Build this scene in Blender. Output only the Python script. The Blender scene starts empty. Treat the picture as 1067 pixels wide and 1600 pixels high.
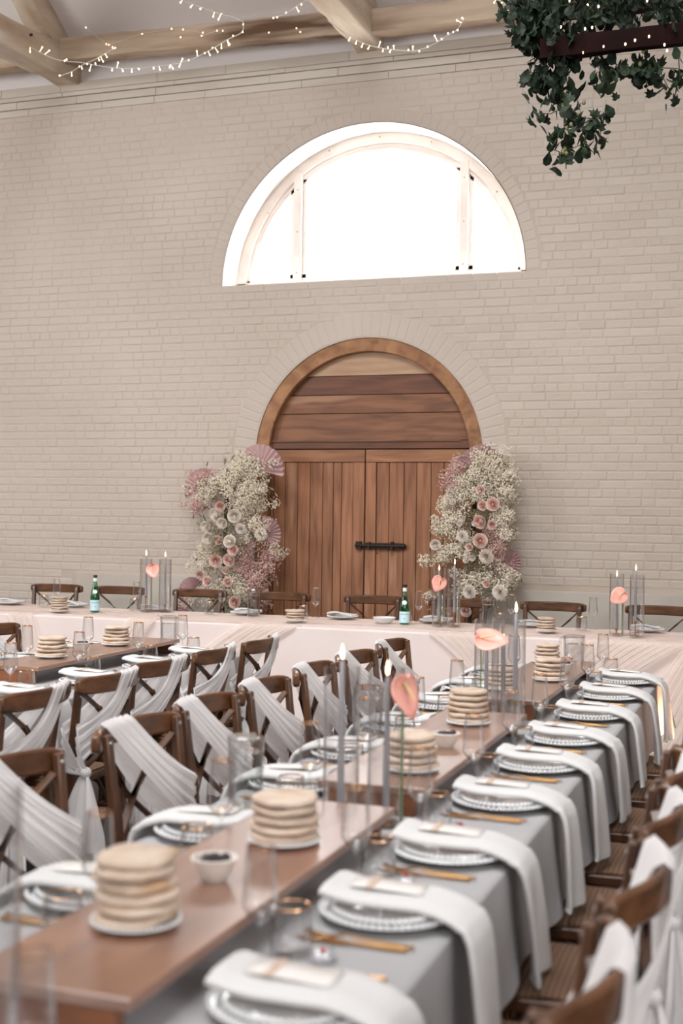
import bpy, bmesh, math, random
from mathutils import Vector, Matrix, noise
from mathutils.geometry import tessellate_polygon
R = random.Random(7)
PI = math.pi
S = bpy.context.scene
COL = S.collection

# ------------------------------------------------------------------ camera, sky, light, exposure
CAM_H = 1.62
F_PX, YAW, PITCH, ROLL = 2004.5, .33866, -.00053, .013446
_f = Vector((-math.sin(YAW)*math.cos(PITCH), math.cos(YAW)*math.cos(PITCH), math.sin(PITCH)))
_r = Vector((math.cos(YAW), math.sin(YAW), 0)); _u = _r.cross(_f)
_R = math.cos(ROLL)*_r+math.sin(ROLL)*_u; _U = -math.sin(ROLL)*_r+math.cos(ROLL)*_u
cam_d = bpy.data.cameras.new('camera'); cam = bpy.data.objects.new('camera', cam_d); COL.objects.link(cam)
M4 = Matrix((_R, _U, -_f)).transposed().to_4x4(); M4.translation = Vector((0, 0, CAM_H)); cam.matrix_world = M4
cam_d.sensor_fit = 'VERTICAL'; cam_d.sensor_height = 36; cam_d.lens = 36*F_PX/1600
cam_d.clip_start = .05; cam_d.clip_end = 200
cam_d.dof.use_dof = True; cam_d.dof.focus_distance = 8.0; cam_d.dof.aperture_fstop = 2.4
S.camera = cam

W = bpy.data.worlds.new('overcast_sky'); S.world = W; W.use_nodes = True
bg = W.node_tree.nodes['Background']; bg.inputs[0].default_value = (.985, .99, 1, 1); bg.inputs[1].default_value = 11.0


def area(name, loc, target, sx, sy, power, col, spread=PI):
    d = bpy.data.lights.new(name, 'AREA'); d.shape = 'RECTANGLE'; d.size = sx; d.size_y = sy; d.energy = power; d.color = col; d.spread = spread
    o = bpy.data.objects.new(name, d); COL.objects.link(o); o.location = loc
    o.rotation_euler = (Vector(target)-Vector(loc)).to_track_quat('-Z', 'Y').to_euler(); return o


area('daylight_side_windows', (4.6, -.5, 3.4), (-2.5, 5, .6), 5, 2.6, 250, (.97, .985, 1))
area('daylight_left_windows', (-11.6, 3, 4.0), (-5.0, 11, 4.9), 6, 3.4, 520, (.98, .99, 1))
area('daylight_roof_windows', (-2.6, 1.8, 9.0), (-2.8, 6.6, .8), 6, 3.0, 235, (.97, .985, 1), 1.7)
area('daylight_behind_camera', (-2.0, -2.7, 3.2), (-2.4, 6, .8), 6, 2.4, 90, (.97, .985, 1))
S.view_settings.view_transform = 'Standard'; S.view_settings.look = 'None'
S.view_settings.gamma = 1; S.view_settings.use_curve_mapping = False
S.view_settings.exposure = .45
S.cycles.max_bounces = 10; S.cycles.transparent_max_bounces = 24; S.cycles.transmission_bounces = 8


def at(px, py, Y):
    """a point seen at photo pixel px,py, on the vertical plane Y"""
    d = _f+(px-533.5)/F_PX*_R-(py-800)/F_PX*_U
    t = Y/d.y
    return Vector((d.x*t, Y, d.z*t+CAM_H))


# ------------------------------------------------------------------ materials
def lin(c):
    return tuple(((x/255)/12.92 if x/255 <= .04045 else ((x/255+.055)/1.055)**2.4) for x in c)


def pmat(name, col, rough=.6, metal=0, **kw):
    m = bpy.data.materials.new(name); m.use_nodes = True
    b = m.node_tree.nodes['Principled BSDF']
    b.inputs['Base Color'].default_value = (*lin(col), 1); b.inputs['Roughness'].default_value = rough; b.inputs['Metallic'].default_value = metal
    for k, v in kw.items():
        b.inputs[k.replace('_', ' ')].default_value = v
    return m


def N(m, t, **kw):
    n = m.node_tree.nodes.new(t)
    for k, v in kw.items():
        setattr(n, k, v)
    return n


def L(m, a, b):
    m.node_tree.links.new(a, b)


def vary(m, c2, scale=(1, 1, 1), nscale=4, lo=.35, hi=.7, bump=.0, bscale=None, detail=6, c3=None, objrand=0.0, distort=0.0):
    """base colour drifts to c2 by a noise, optional dark spots c3, optional bump"""
    b = m.node_tree.nodes['Principled BSDF']; base = tuple(b.inputs['Base Color'].default_value)
    tc = N(m, 'ShaderNodeTexCoord'); mp = N(m, 'ShaderNodeMapping'); mp.inputs['Scale'].default_value = scale
    L(m, tc.outputs['Object'], mp.inputs[0])
    vec = mp.outputs[0]
    oi = N(m, 'ShaderNodeObjectInfo')
    ad = N(m, 'ShaderNodeVectorMath', operation='MULTIPLY_ADD'); cb = N(m, 'ShaderNodeCombineXYZ')
    for i in range(3):
        L(m, oi.outputs['Random'], cb.inputs[i])
    L(m, cb.outputs[0], ad.inputs[0]); ad.inputs[1].default_value = (37, 53, 71); L(m, vec, ad.inputs[2]); vec = ad.outputs[0]
    ns = N(m, 'ShaderNodeTexNoise'); ns.inputs['Scale'].default_value = nscale; ns.inputs['Detail'].default_value = detail; ns.inputs['Distortion'].default_value = distort
    L(m, vec, ns.inputs['Vector'])
    rp = N(m, 'ShaderNodeValToRGB'); rp.color_ramp.elements[0].position = lo; rp.color_ramp.elements[0].color = base
    rp.color_ramp.elements[1].position = hi; rp.color_ramp.elements[1].color = (*lin(c2), 1)
    L(m, ns.outputs[0], rp.inputs[0]); out = rp.outputs[0]
    if c3:
        n2 = N(m, 'ShaderNodeTexNoise'); n2.inputs['Scale'].default_value = nscale*.45; n2.inputs['Detail'].default_value = 3
        L(m, vec, n2.inputs['Vector'])
        r2 = N(m, 'ShaderNodeValToRGB'); r2.color_ramp.elements[0].position = .6; r2.color_ramp.elements[0].color = (0, 0, 0, 1); r2.color_ramp.elements[1].position = .72
        L(m, n2.outputs[0], r2.inputs[0])
        mx = N(m, 'ShaderNodeMixRGB'); L(m, r2.outputs[0], mx.inputs[0]); L(m, out, mx.inputs[1]); mx.inputs[2].default_value = (*lin(c3), 1); out = mx.outputs[0]
    if objrand:
        hs = N(m, 'ShaderNodeHueSaturation'); mr = N(m, 'ShaderNodeMapRange'); mr.inputs[3].default_value = 1-objrand; mr.inputs[4].default_value = 1+objrand
        L(m, oi.outputs['Random'], mr.inputs[0]); L(m, mr.outputs[0], hs.inputs['Value']); L(m, out, hs.inputs['Color']); out = hs.outputs[0]
    L(m, out, b.inputs['Base Color'])
    if bump:
        bp = N(m, 'ShaderNodeBump'); bp.inputs['Strength'].default_value = bump; bp.inputs['Distance'].default_value = .01
        if bscale:
            n3 = N(m, 'ShaderNodeTexNoise'); n3.inputs['Scale'].default_value = bscale; n3.inputs['Detail'].default_value = 5; L(m, vec, n3.inputs['Vector']); L(m, n3.outputs[0], bp.inputs['Height'])
        else:
            L(m, ns.outputs[0], bp.inputs['Height'])
        L(m, bp.outputs[0], b.inputs['Normal'])
    return m


def cloth_mat(name, col, c2, alpha=1.0, transl=.15, weave=420, bump=.25):
    m = vary(pmat(name, col, .9), c2, nscale=3, bump=bump, bscale=weave)
    nt = m.node_tree; b = nt.nodes['Principled BSDF']; out = nt.nodes['Material Output']
    b.inputs['Specular IOR Level'].default_value = .15
    tl = N(m, 'ShaderNodeBsdfTranslucent'); tl.inputs[0].default_value = (*lin(c2), 1)
    mx = N(m, 'ShaderNodeMixShader'); mx.inputs[0].default_value = transl
    L(m, b.outputs[0], mx.inputs[1]); L(m, tl.outputs[0], mx.inputs[2]); o = mx.outputs[0]
    if alpha < 1:
        tr = N(m, 'ShaderNodeBsdfTransparent'); m2 = N(m, 'ShaderNodeMixShader'); m2.inputs[0].default_value = alpha
        L(m, tr.outputs[0], m2.inputs[1]); L(m, o, m2.inputs[2]); o = m2.outputs[0]
    L(m, o, out.inputs[0]); return m


def glass_mat(name, tint=(1, 1, 1), gloss_boost=1.0, ior=1.5):
    """thin-walled clear glass: transmits, reflects by Fresnel, darkens at the edges"""
    m = bpy.data.materials.new(name); m.use_nodes = True; nt = m.node_tree; nt.nodes.remove(nt.nodes['Principled BSDF'])
    lw = N(m, 'ShaderNodeLayerWeight'); lw.inputs[0].default_value = .45
    rp = N(m, 'ShaderNodeValToRGB'); rp.color_ramp.elements[0].color = (tint[0]*.99, tint[1]*.99, tint[2]*.99, 1)
    rp.color_ramp.elements[0].position = .6
    rp.color_ramp.elements[1].color = (.88*tint[0], .88*tint[1], .88*tint[2], 1); rp.color_ramp.elements[1].position = .97
    L(m, lw.outputs['Facing'], rp.inputs[0])
    tr = N(m, 'ShaderNodeBsdfTransparent'); L(m, rp.outputs[0], tr.inputs[0])
    gl = N(m, 'ShaderNodeBsdfGlossy'); gl.inputs['Roughness'].default_value = .03
    pw = N(m, 'ShaderNodeMath', operation='POWER'); L(m, lw.outputs['Facing'], pw.inputs[0]); pw.inputs[1].default_value = 2.3; lw.inputs[0].default_value = .5
    ml = N(m, 'ShaderNodeMath', operation='MULTIPLY_ADD', use_clamp=True); L(m, pw.outputs[0], ml.inputs[0]); ml.inputs[1].default_value = .9; ml.inputs[2].default_value = .042*(ior-.5)
    # both faces of a pane look the same
    mx = N(m, 'ShaderNodeMixShader'); L(m, ml.outputs[0], mx.inputs[0]); L(m, tr.outputs[0], mx.inputs[1]); L(m, gl.outputs[0], mx.inputs[2])
    L(m, mx.outputs[0], nt.nodes['Material Output'].inputs[0]); return m


def emis(name, col, s):
    m = bpy.data.materials.new(name); m.use_nodes = True; b = m.node_tree.nodes['Principled BSDF']
    b.inputs['Base Color'].default_value = (0, 0, 0, 1); b.inputs['Emission Color'].default_value = (*col, 1); b.inputs['Emission Strength'].default_value = s; return m


MT = {}
MT['wall'] = vary(pmat('painted_brick', (198, 185, 173), .6), (187, 173, 160), nscale=.8, lo=.3, hi=.75, bump=.3, bscale=26, objrand=.0)
MT['mortar'] = vary(pmat('painted_mortar', (195, 181, 169), .65), (180, 165, 150), nscale=1.1, lo=.35, hi=.7, bump=.5, bscale=14)
MT['cornice'] = vary(pmat('painted_cornice', (200, 190, 177), .6), (182, 168, 152), nscale=2.5, lo=.4, hi=.75, bump=.4, bscale=12, scale=(.4, 1, 2))
MT['plaster'] = vary(pmat('ceiling_plaster', (228, 221, 218), .8), (220, 212, 208), nscale=1.2)
MT['white_paint'] = vary(pmat('white_window_paint', (238, 228, 221), .45), (228, 215, 207), nscale=6)
MT['reveal'] = vary(pmat('white_reveal', (240, 236, 230), .8), (232, 226, 218), nscale=4, bump=.3, bscale=20)
MT['plinth'] = vary(pmat('plinth_render', (196, 187, 176), .7), (184, 173, 160), nscale=2, bump=.2, bscale=10)
MT['floor'] = vary(pmat('dark_floor', (50, 39, 32), .55), (36, 28, 23), nscale=5, scale=(1, .2, 1))
MT['beam'] = vary(pmat('aged_beam', (206, 190, 170), .9), (164, 140, 116), nscale=3.2, scale=(1.6, .35, 1.6), lo=.38, hi=.72, bump=.7, bscale=9, c3=(222, 210, 196))
MT['purlin'] = vary(pmat('aged_purlin', (200, 180, 158), .9), (162, 138, 116), nscale=3.4, scale=(.3, 1.8, 2.6), lo=.38, hi=.72, bump=.7, c3=(96, 70, 50))
MT['doorv'] = vary(pmat('door_boards', (160, 110, 78), .7), (116, 74, 50), nscale=3.0, scale=(7, 7, .7), lo=.34, hi=.74, bump=.35, c3=(172, 128, 98), objrand=.09, distort=.5)
MT['doorh'] = vary(pmat('door_rails', (166, 118, 84), .7), (126, 84, 58), nscale=3.0, scale=(.7, 7, 7), lo=.34, hi=.74, bump=.35, objrand=.05, distort=.5)
MT['tympan_light'] = vary(pmat('pale_plank', (190, 158, 130), .75), (164, 130, 102), nscale=2.6, scale=(.7, 7, 6), bump=.35, c3=(96, 62, 44))
MT['tympan_dark'] = vary(pmat('dark_plank', (112, 70, 48), .6), (78, 46, 32), nscale=2.6, scale=(.7, 7, 6), bump=.3, distort=.6, objrand=.05)
MT['tympan_mid'] = vary(pmat('mid_plank', (138, 92, 64), .6), (98, 62, 42), nscale=2.6, scale=(.7, 7, 6), bump=.3, distort=.6, objrand=.06, c3=(158, 116, 88))
MT['arch'] = vary(pmat('arch_timber', (170, 124, 86), .7), (128, 86, 56), nscale=2.4, scale=(3, 3, 3), bump=.4, c3=(96, 60, 40), distort=.6)
MT['dark'] = pmat('dark_gap', (26, 18, 14), .9)
MT['iron'] = vary(pmat('rusty_iron', (62, 48, 40), .6, .5), (38, 30, 26), nscale=30)
MT['chair'] = vary(pmat('chair_wood', (96, 62, 40), .34), (54, 33, 21), nscale=4, scale=(5, 5, 1.2), lo=.3, hi=.75, bump=.12, objrand=.08)
MT['chairr'] = vary(pmat('chair_rail_wood', (110, 72, 46), .26), (64, 40, 25), nscale=4, scale=(1.2, 6, 6), lo=.3, hi=.75, bump=.12, objrand=.08)
MT['board'] = vary(pmat('riser_wood', (150, 100, 70), .3, 0, Coat_Weight=1.0, Coat_Roughness=.31, Coat_IOR=2.3), (104, 62, 40), nscale=2.2, scale=(7, .8, 4), lo=.3, hi=.75, bump=.06, distort=.8, c3=(112, 68, 44))
MT['block'] = vary(pmat('riser_block_wood', (132, 82, 52), .4), (92, 54, 34), nscale=2.5, scale=(1, 5, 5), bump=.1)
MT['linen_grey'] = cloth_mat('grey_linen', (184, 182, 182), (172, 170, 170), transl=.08)
MT['linen_blush'] = cloth_mat('blush_linen', (246, 230, 224), (242, 224, 217), transl=.15)
MT['gauze'] = cloth_mat('blush_gauze', (248, 236, 228), (242, 228, 218), alpha=.62, transl=.4, weave=16, bump=1.6)
MT['sash'] = cloth_mat('white_chiffon', (250, 247, 246), (246, 242, 241), alpha=.94, transl=.34, bump=.1)
MT['napkin'] = cloth_mat('white_napkin', (226, 224, 222), (218, 216, 214), transl=.15, bump=.15)
MT['china'] = pmat('white_china', (222, 222, 222), .16, 0, Coat_Weight=.5)
MT['bowl'] = pmat('cream_stoneware', (216, 206, 196), .35)
MT['card'] = pmat('menu_paper', (220, 213, 208), .8)
MT['band'] = pmat('tan_band', (204, 178, 158), .7)
MT['gold'] = pmat('brushed_gold', (190, 142, 84), .3, 1)
MT['rimgold'] = pmat('gold_rim', (214, 168, 132), .25, 1)
MT['brass'] = pmat('brass', (170, 130, 80), .35, 1)
MT['chrome'] = pmat('steel_bolt', (190, 188, 185), .3, 1)
MT['glass'] = glass_mat('clear_glass', gloss_boost=1.5)
MT['glasst'] = glass_mat('thick_glass', tint=(.985, .985, .985), gloss_boost=1.6)
MT['water'] = glass_mat('water', tint=(.96, .98, .985), gloss_boost=.9, ior=1.33)
MT['gem'] = pmat('crystal', (235, 235, 240), .05, 0, Transmission_Weight=.8, IOR=1.5)
MT['green_glass'] = glass_mat('green_bottle_glass', tint=(.42, .74, .56), gloss_boost=1.4)
MT['label'] = vary(pmat('bottle_label', (196, 224, 230), .5), (168, 212, 222), nscale=8)
MT['labelw'] = pmat('bottle_label_white', (226, 232, 232), .5)
MT['ink'] = pmat('label_ink', (40, 60, 84), .6)
MT['red'] = pmat('red_star', (206, 60, 52), .5)
MT['redmat'] = pmat('red_petal', (170, 40, 46), .5)
MT['leafsmall'] = pmat('favour_leaf', (60, 92, 54), .5)
MT['candle'] = pmat('grey_wax', (150, 149, 153), .5, 0, Subsurface_Weight=.1)
MT['flame'] = emis('candle_flame', (1, .66, .38), 7)
MT['wick'] = pmat('wick', (30, 24, 20), .9)
MT['pita'] = vary(pmat('flatbread', (206, 187, 169), .85), (182, 157, 134), nscale=16, lo=.42, hi=.72, bump=.4, c3=(184, 146, 112), objrand=.07)
MT['olive'] = pmat('dark_olive', (44, 26, 32), .25)
MT['anth'] = vary(pmat('anthurium_pink', (246, 180, 164), .3), (238, 160, 146), nscale=22, lo=.4, hi=.7)
MT['spadix'] = pmat('spadix', (222, 200, 140), .6)
MT['stem'] = pmat('flower_stem', (78, 108, 58), .5)
MT['cane'] = vary(pmat('woven_cane', (120, 92, 70), .6), (70, 48, 34), nscale=10)
MT['leaf'] = vary(pmat('ivy_leaf', (38, 54, 34), .55, Specular_IOR_Level=.3), (20, 32, 20), nscale=9, objrand=.35)
MT['hop'] = pmat('hop_cone', (128, 126, 84), .7)
MT['vine'] = pmat('vine_stem', (66, 60, 40), .7)
MT['maroon'] = vary(pmat('maroon_timber', (30, 12, 11), .9, Specular_IOR_Level=.1), (18, 7, 7), nscale=6)
MT['bulb'] = emis('warm_bulb', (1, .72, .44), 3.5)
MT['wirec'] = pmat('clear_wire', (200, 196, 190), .3)
MT['gyp_w'] = pmat('gyps_white', (240, 230, 210), .8)
MT['gyp_p'] = pmat('gyps_pink', (214, 172, 166), .8)
MT['gyp_s'] = pmat('gyps_stem', (150, 138, 108), .8)
MT['rose_w'] = vary(pmat('white_rose', (246, 238, 228), .7), (240, 228, 214), nscale=10)
MT['rose_p'] = vary(pmat('blush_rose', (248, 228, 218), .7), (240, 206, 194), nscale=9, lo=.35, hi=.7)
MT['rose_c'] = pmat('rose_heart', (230, 176, 160), .7)
MT['fan'] = vary(pmat('dusty_pink_palm', (194, 162, 160), .8), (174, 140, 140), nscale=5)
MT['bark'] = pmat('tree_trunk', (120, 112, 100), .9)
MT['foliage'] = pmat('garden_foliage', (120, 148, 104), .8)
# woven cane: checker relief on colour
def _weave(m, sc):
    b = m.node_tree.nodes['Principled BSDF']
    tc = N(m, 'ShaderNodeTexCoord'); mp = N(m, 'ShaderNodeMapping'); mp.inputs['Rotation'].default_value = (0, 0, PI/4)
    L(m, tc.outputs['Object'], mp.inputs[0]); mp.inputs['Scale'].default_value = (1, 1, 0)
    ck = N(m, 'ShaderNodeTexChecker'); ck.inputs['Scale'].default_value = sc; ck.inputs[1].default_value = (*lin((122, 92, 70)), 1); ck.inputs[2].default_value = (*lin((84, 60, 44)), 1)
    L(m, mp.outputs[0], ck.inputs[0]); L(m, ck.outputs[0], b.inputs['Base Color'])
    bp = N(m, 'ShaderNodeBump'); bp.inputs['Strength'].default_value = .6; bp.inputs['Distance'].default_value = .003
    L(m, ck.outputs[1], bp.inputs['Height']); L(m, bp.outputs[0], b.inputs['Normal'])
_weave(MT['cane'], 90)
# window glass: glare put in as a white translucent film that pales the garden
hz = bpy.data.materials.new('glare_window_glass'); hz.use_nodes = True; hz.node_tree.nodes.remove(hz.node_tree.nodes['Principled BSDF'])
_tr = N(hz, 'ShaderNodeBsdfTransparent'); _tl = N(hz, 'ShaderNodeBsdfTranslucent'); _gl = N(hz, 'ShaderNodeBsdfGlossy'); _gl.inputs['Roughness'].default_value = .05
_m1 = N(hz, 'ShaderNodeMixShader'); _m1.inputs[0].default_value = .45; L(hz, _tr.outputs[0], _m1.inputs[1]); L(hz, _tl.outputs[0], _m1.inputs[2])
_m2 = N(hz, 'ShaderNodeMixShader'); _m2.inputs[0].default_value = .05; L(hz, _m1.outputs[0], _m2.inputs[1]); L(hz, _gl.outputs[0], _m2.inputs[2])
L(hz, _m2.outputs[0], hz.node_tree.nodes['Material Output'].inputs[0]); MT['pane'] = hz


# ------------------------------------------------------------------ mesh helpers
class MB:
    def __init__(s):
        s.v = []; s.f = []

    def add(s, vs, fs):
        o = len(s.v); s.v.extend([tuple(x) for x in vs]); s.f.extend([tuple(i+o for i in f) for f in fs]); return s

    def box(s, x0, x1, y0, y1, z0, z1, M=None):
        v = [Vector(p) for p in ((x0, y0, z0), (x1, y0, z0), (x1, y1, z0), (x0, y1, z0), (x0, y0, z1), (x1, y0, z1), (x1, y1, z1), (x0, y1, z1))]
        if M: v = [M@p for p in v]
        return s.add(v, [(0, 3, 2, 1), (4, 5, 6, 7), (0, 1, 5, 4), (1, 2, 6, 5), (2, 3, 7, 6), (3, 0, 4, 7)])

    def lathe(s, prof, n=24, M=None, cap=False, wob=None):
        vs = []; fs = []; k = len(prof)
        for i in range(n):
            a = 2*PI*i/n
            for r, z in prof:
                q = r*(wob(a, z) if wob else 1)
                p = Vector((q*math.cos(a), q*math.sin(a), z)); vs.append(M@p if M else p)
        for i in range(n):
            j = (i+1) % n
            for t in range(k-1):
                fs.append((i*k+t, j*k+t, j*k+t+1, i*k+t+1))
        if cap:
            fs.append(tuple(i*k for i in reversed(range(n)))); fs.append(tuple(i*k+k-1 for i in range(n)))
        return s.add(vs, fs)

    def tube(s, pts, rad, n=8, cap=True):
        pts = [Vector(p) for p in pts]; m = len(pts)
        if not hasattr(rad, '__len__'): rad = [rad]*m
        vs = []; fs = []; up = None
        for i, p in enumerate(pts):
            d = (pts[min(i+1, m-1)]-pts[max(i-1, 0)]).normalized()
            if up is None: up = Vector((0, 0, 1)) if abs(d.z) < .9 else Vector((1, 0, 0))
            a = d.cross(up).normalized(); up = a.cross(d).normalized()
            for k in range(n):
                t = 2*PI*k/n; vs.append(p+rad[i]*(math.cos(t)*a+math.sin(t)*up))
        for i in range(m-1):
            for k in range(n):
                q = (k+1) % n; fs.append((i*n+k, i*n+q, (i+1)*n+q, (i+1)*n+k))
        if cap: fs.append(tuple(reversed(range(n)))); fs.append(tuple((m-1)*n+k for k in range(n)))
        return s.add(vs, fs)

    def bar(s, pts, wv, w, t):
        """bent bar: rectangle w (along wv) by t swept along pts; w,t numbers or lists"""
        pts = [Vector(p) for p in pts]; m = len(pts); vs = []; fs = []
        for i, p in enumerate(pts):
            d = (pts[min(i+1, m-1)]-pts[max(i-1, 0)]).normalized()
            a = Vector(wv if not isinstance(wv, list) else wv[i]); a = (a-a.dot(d)*d).normalized(); b = d.cross(a)
            ww = (w[i] if isinstance(w, list) else w)/2; tt = (t[i] if isinstance(t, list) else t)/2
            vs += [p-a*ww-b*tt, p+a*ww-b*tt, p+a*ww+b*tt, p-a*ww+b*tt]
        for i in range(m-1):
            for k in range(4):
                q = (k+1) % 4; fs.append((i*4+k, i*4+q, (i+1)*4+q, (i+1)*4+k))
        fs += [(3, 2, 1, 0), tuple((m-1)*4+k for k in range(4))]
        return s.add(vs, fs)

    def sheet(s, fn, nu, nv):
        vs = [fn(i/nu, j/nv) for i in range(nu+1) for j in range(nv+1)]
        return s.add(vs, [(i*(nv+1)+j, (i+1)*(nv+1)+j, (i+1)*(nv+1)+j+1, i*(nv+1)+j+1) for i in range(nu) for j in range(nv)])

    def ball(s, c, r, n=8, m=5, sz=1.0):
        prof = [(r*math.sin(PI*k/m), -r*sz*math.cos(PI*k/m)) for k in range(m+1)]; prof[0] = (1e-5, -r*sz); prof[-1] = (1e-5, r*sz)
        return s.lathe(prof, n, Matrix.Translation(c))

    def prism(s, outline, y0, y1):
        """outline of (x,z) pushed from y0 to y1"""
        n = len(outline)
        vs = [(x, y0, z) for x, z in outline]+[(x, y1, z) for x, z in outline]
        return s.add(vs, [tuple(range(n)), tuple(reversed(range(n, 2*n)))]+[(i, i+n, (i+1) % n+n, (i+1) % n) for i in range(n)])


def mesh(name, mb, mat, ang=38, flat=False):
    me = bpy.data.meshes.new(name); me.from_pydata(mb.v, [], mb.f)
    if not flat:
        me.polygons.foreach_set('use_smooth', [True]*len(me.polygons)); me.set_sharp_from_angle(angle=math.radians(ang))
    me.update(); me.materials.append(MT[mat] if isinstance(mat, str) else mat); return me


def obj(name, mb, mat, parent=None, bevel=0, solid=0, ang=38, flat=False, label=None, sub=0, loc=None):
    o = bpy.data.objects.new(name, mb if isinstance(mb, bpy.types.Mesh) else mesh(name, mb, mat, ang, flat)); COL.objects.link(o)
    if parent: o.parent = parent
    if loc: o.location = loc
    if solid:
        md = o.modifiers.new('thickness', 'SOLIDIFY'); md.thickness = solid; md.offset = 0
    if bevel:
        md = o.modifiers.new('bevel', 'BEVEL'); md.width = bevel; md.segments = 2; md.limit_method = 'ANGLE'
    if sub:
        md = o.modifiers.new('smooth', 'SUBSURF'); md.levels = sub; md.render_levels = sub
    if label: o['label'] = label
    return o


def tag(o, label, cat, group=None):
    o['label'] = label; o['category'] = cat
    if group: o['group'] = group
    return o


def thing(name, label, cat, loc=(0, 0, 0), rz=0, group=None):
    o = bpy.data.objects.new(name, None); COL.objects.link(o); o.location = loc; o.rotation_euler = (0, 0, rz); o.empty_display_size = .1
    return tag(o, label, cat, group)


def struct(name, mb, mat, parent=None, **kw):
    o = obj(name, mb, mat, parent, **kw)
    if not parent: o['kind'] = 'structure'
    return o


def dup(o, loc, rz, label, group=None, scale=None, sub=True):
    r = o.copy(); COL.objects.link(r); r.location = loc
    e = list(r.rotation_euler); e[2] = rz; r.rotation_euler = e
    if scale: r.scale = scale
    r['label'] = label
    if group: r['group'] = group
    for ch in o.children:
        c = ch.copy(); COL.objects.link(c); c.parent = r
        for g in ch.children:
            d = g.copy(); COL.objects.link(d); d.parent = c
    return r


class Kind:
    """first call places the built thing itself, later calls copy it"""
    def __init__(s, proto): s.p = proto; s.used = False

    def put(s, loc, rz, label, group=None, scale=None):
        if not s.used:
            s.used = True; o = s.p; o.location = loc; o.rotation_euler = (0, 0, rz); o['label'] = label
            if group: o['group'] = group
            if scale: o.scale = scale
            return o
        return dup(s.p, loc, rz, label, group, scale if scale else (1, 1, 1))


ORD = ['nearest the camera', 'second from the camera', 'third from the camera', 'fourth from the camera', 'fifth from the camera', 'sixth from the camera',
       'seventh from the camera', 'eighth from the camera', 'farthest from the camera']


def ordn(i, n): return 'farthest from the camera' if i == n-1 else ORD[i]


# ------------------------------------------------------------------ the room
YW = 11.1
WIN_CX, WIN_Z, WIN_R, WIN_H = -3.685, 3.73, 1.456, 1.44
DOOR_CX, DOOR_Z, DOOR_R = -3.685, 2.118, 1.09


def arc(cx, cz, rx, rz, n, a0=0, a1=PI): return [(cx+rx*math.cos(a0+(a1-a0)*i/n), cz+rz*math.sin(a0+(a1-a0)*i/n)) for i in range(n+1)]


f = MB().box(-12, 5, -3, 11.6, -.1, 0); struct('floor', f, 'floor')
win_o = arc(WIN_CX, WIN_Z, WIN_R, WIN_H, 56)
door_o = arc(DOOR_CX, DOOR_Z, DOOR_R, DOOR_R, 56)+[(DOOR_CX-DOOR_R, 0.0), (DOOR_CX+DOOR_R, 0.0)]
outer = [(-12, -.02), (DOOR_CX-DOOR_R, -.02), (DOOR_CX-DOOR_R, 0)]
# wall face with both arched openings: tessellate with holes (door hole kept a hair above the bottom edge)
door_h = arc(DOOR_CX, DOOR_Z, DOOR_R, DOOR_R, 56)+[(DOOR_CX-DOOR_R, .01), (DOOR_CX+DOOR_R, .01)]
polys = [[Vector((x, z, 0)) for x, z in ((-12, -.02), (5, -.02), (5, 6.03), (-12, 6.03))], [Vector((x, z, 0)) for x, z in reversed(win_o)], [Vector((x, z, 0)) for x, z in reversed(door_h)]]
tri = tessellate_polygon(polys); flatp = [p for q in polys for p in q]
wall = MB().add([(p.x, YW, p.y) for p in flatp], tri)
for op in (win_o, door_h):
    n = len(op)
    wall.add([(x, YW, z) for x, z in op]+[(x, YW+.5, z) for x, z in op], [(i, i+n, (i+1) % n+n, (i+1) % n) for i in range(n)])
wall_back = struct('wall_back', wall, 'mortar', flat=True)
# white splayed reveal of the window
rv = MB(); n = 56
wi = arc(WIN_CX, WIN_Z-.005, WIN_R-.004, WIN_H-.004, n)
wj = arc(WIN_CX, WIN_Z+.01, WIN_R-.02, WIN_H-.02, n)
rv.add([(x, YW-.004, z) for x, z in wi]+[(x, YW+.34, z) for x, z in wj], [(i, i+n+1, i+n+2, i+1) for i in range(n)])
rv.box(WIN_CX-WIN_R+.01, WIN_CX+WIN_R-.01, YW+.0, YW+.34, WIN_Z-.004, WIN_Z+.012)
obj('window_reveal', rv, 'reveal', wall_back)

# bricks: painted, irregular bond; the 300 nearest are objects, the rest one part
CH = .0762
brick_face = []


def ring_cut(x0, x1, z, cx, cz, rx, rz, low):
    """trim [x0,x1] at height z by an elliptic opening"""
    if z < cz: return [(x0, x1)] if not low or x1 < cx-rx or x0 > cx+rx else [(x0, min(x1, cx-rx))]*(x0 < cx-rx)+[(max(x0, cx+rx), x1)]*(x1 > cx+rx)
    if z > cz+rz: return [(x0, x1)]
    h = rx*math.sqrt(max(0, 1-((z-cz)/rz)**2)); out = []
    if x0 < cx-h: out.append((x0, min(x1, cx-h)))
    if x1 > cx+h: out.append((max(x0, cx+h), x1))
    return out


row = 0; z = .62
bricks = []
while z < 5.54:
    x = -8.5+R.uniform(0, .2); header_row = (row % 4 == 3)
    while x < .9:
        w = .112 if (header_row and R.random() < .9) or R.random() < .13 else .222
        segs = [(x, x+w)]
        for (cx, cz, rx, rz, low) in ((WIN_CX, WIN_Z, WIN_R+.13, WIN_H+.13, False), (DOOR_CX, DOOR_Z, DOOR_R+.235, DOOR_R+.235, True)):
            segs = [t for a, b in segs for t in ring_cut(a, b, z+CH/2, cx, cz, rx, rz, low)]
        if z+CH/2 < .99: segs = [(a, b) for a, b in segs if b < -6.65]
        for a, b in segs:
            if b-a > .045: bricks.append((a+.0025, b-.0025, z+.0025, z+CH-.0025))
        x += w
    row += 1; z += CH


def dist2(b):
    x = (b[0]+b[1])/2; z = (b[2]+b[3])/2; return x*x+(z-1.62)**2


def inview(b):
    x = (b[0]+b[1])/2; return x < -.98 and b[2] > .97


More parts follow.
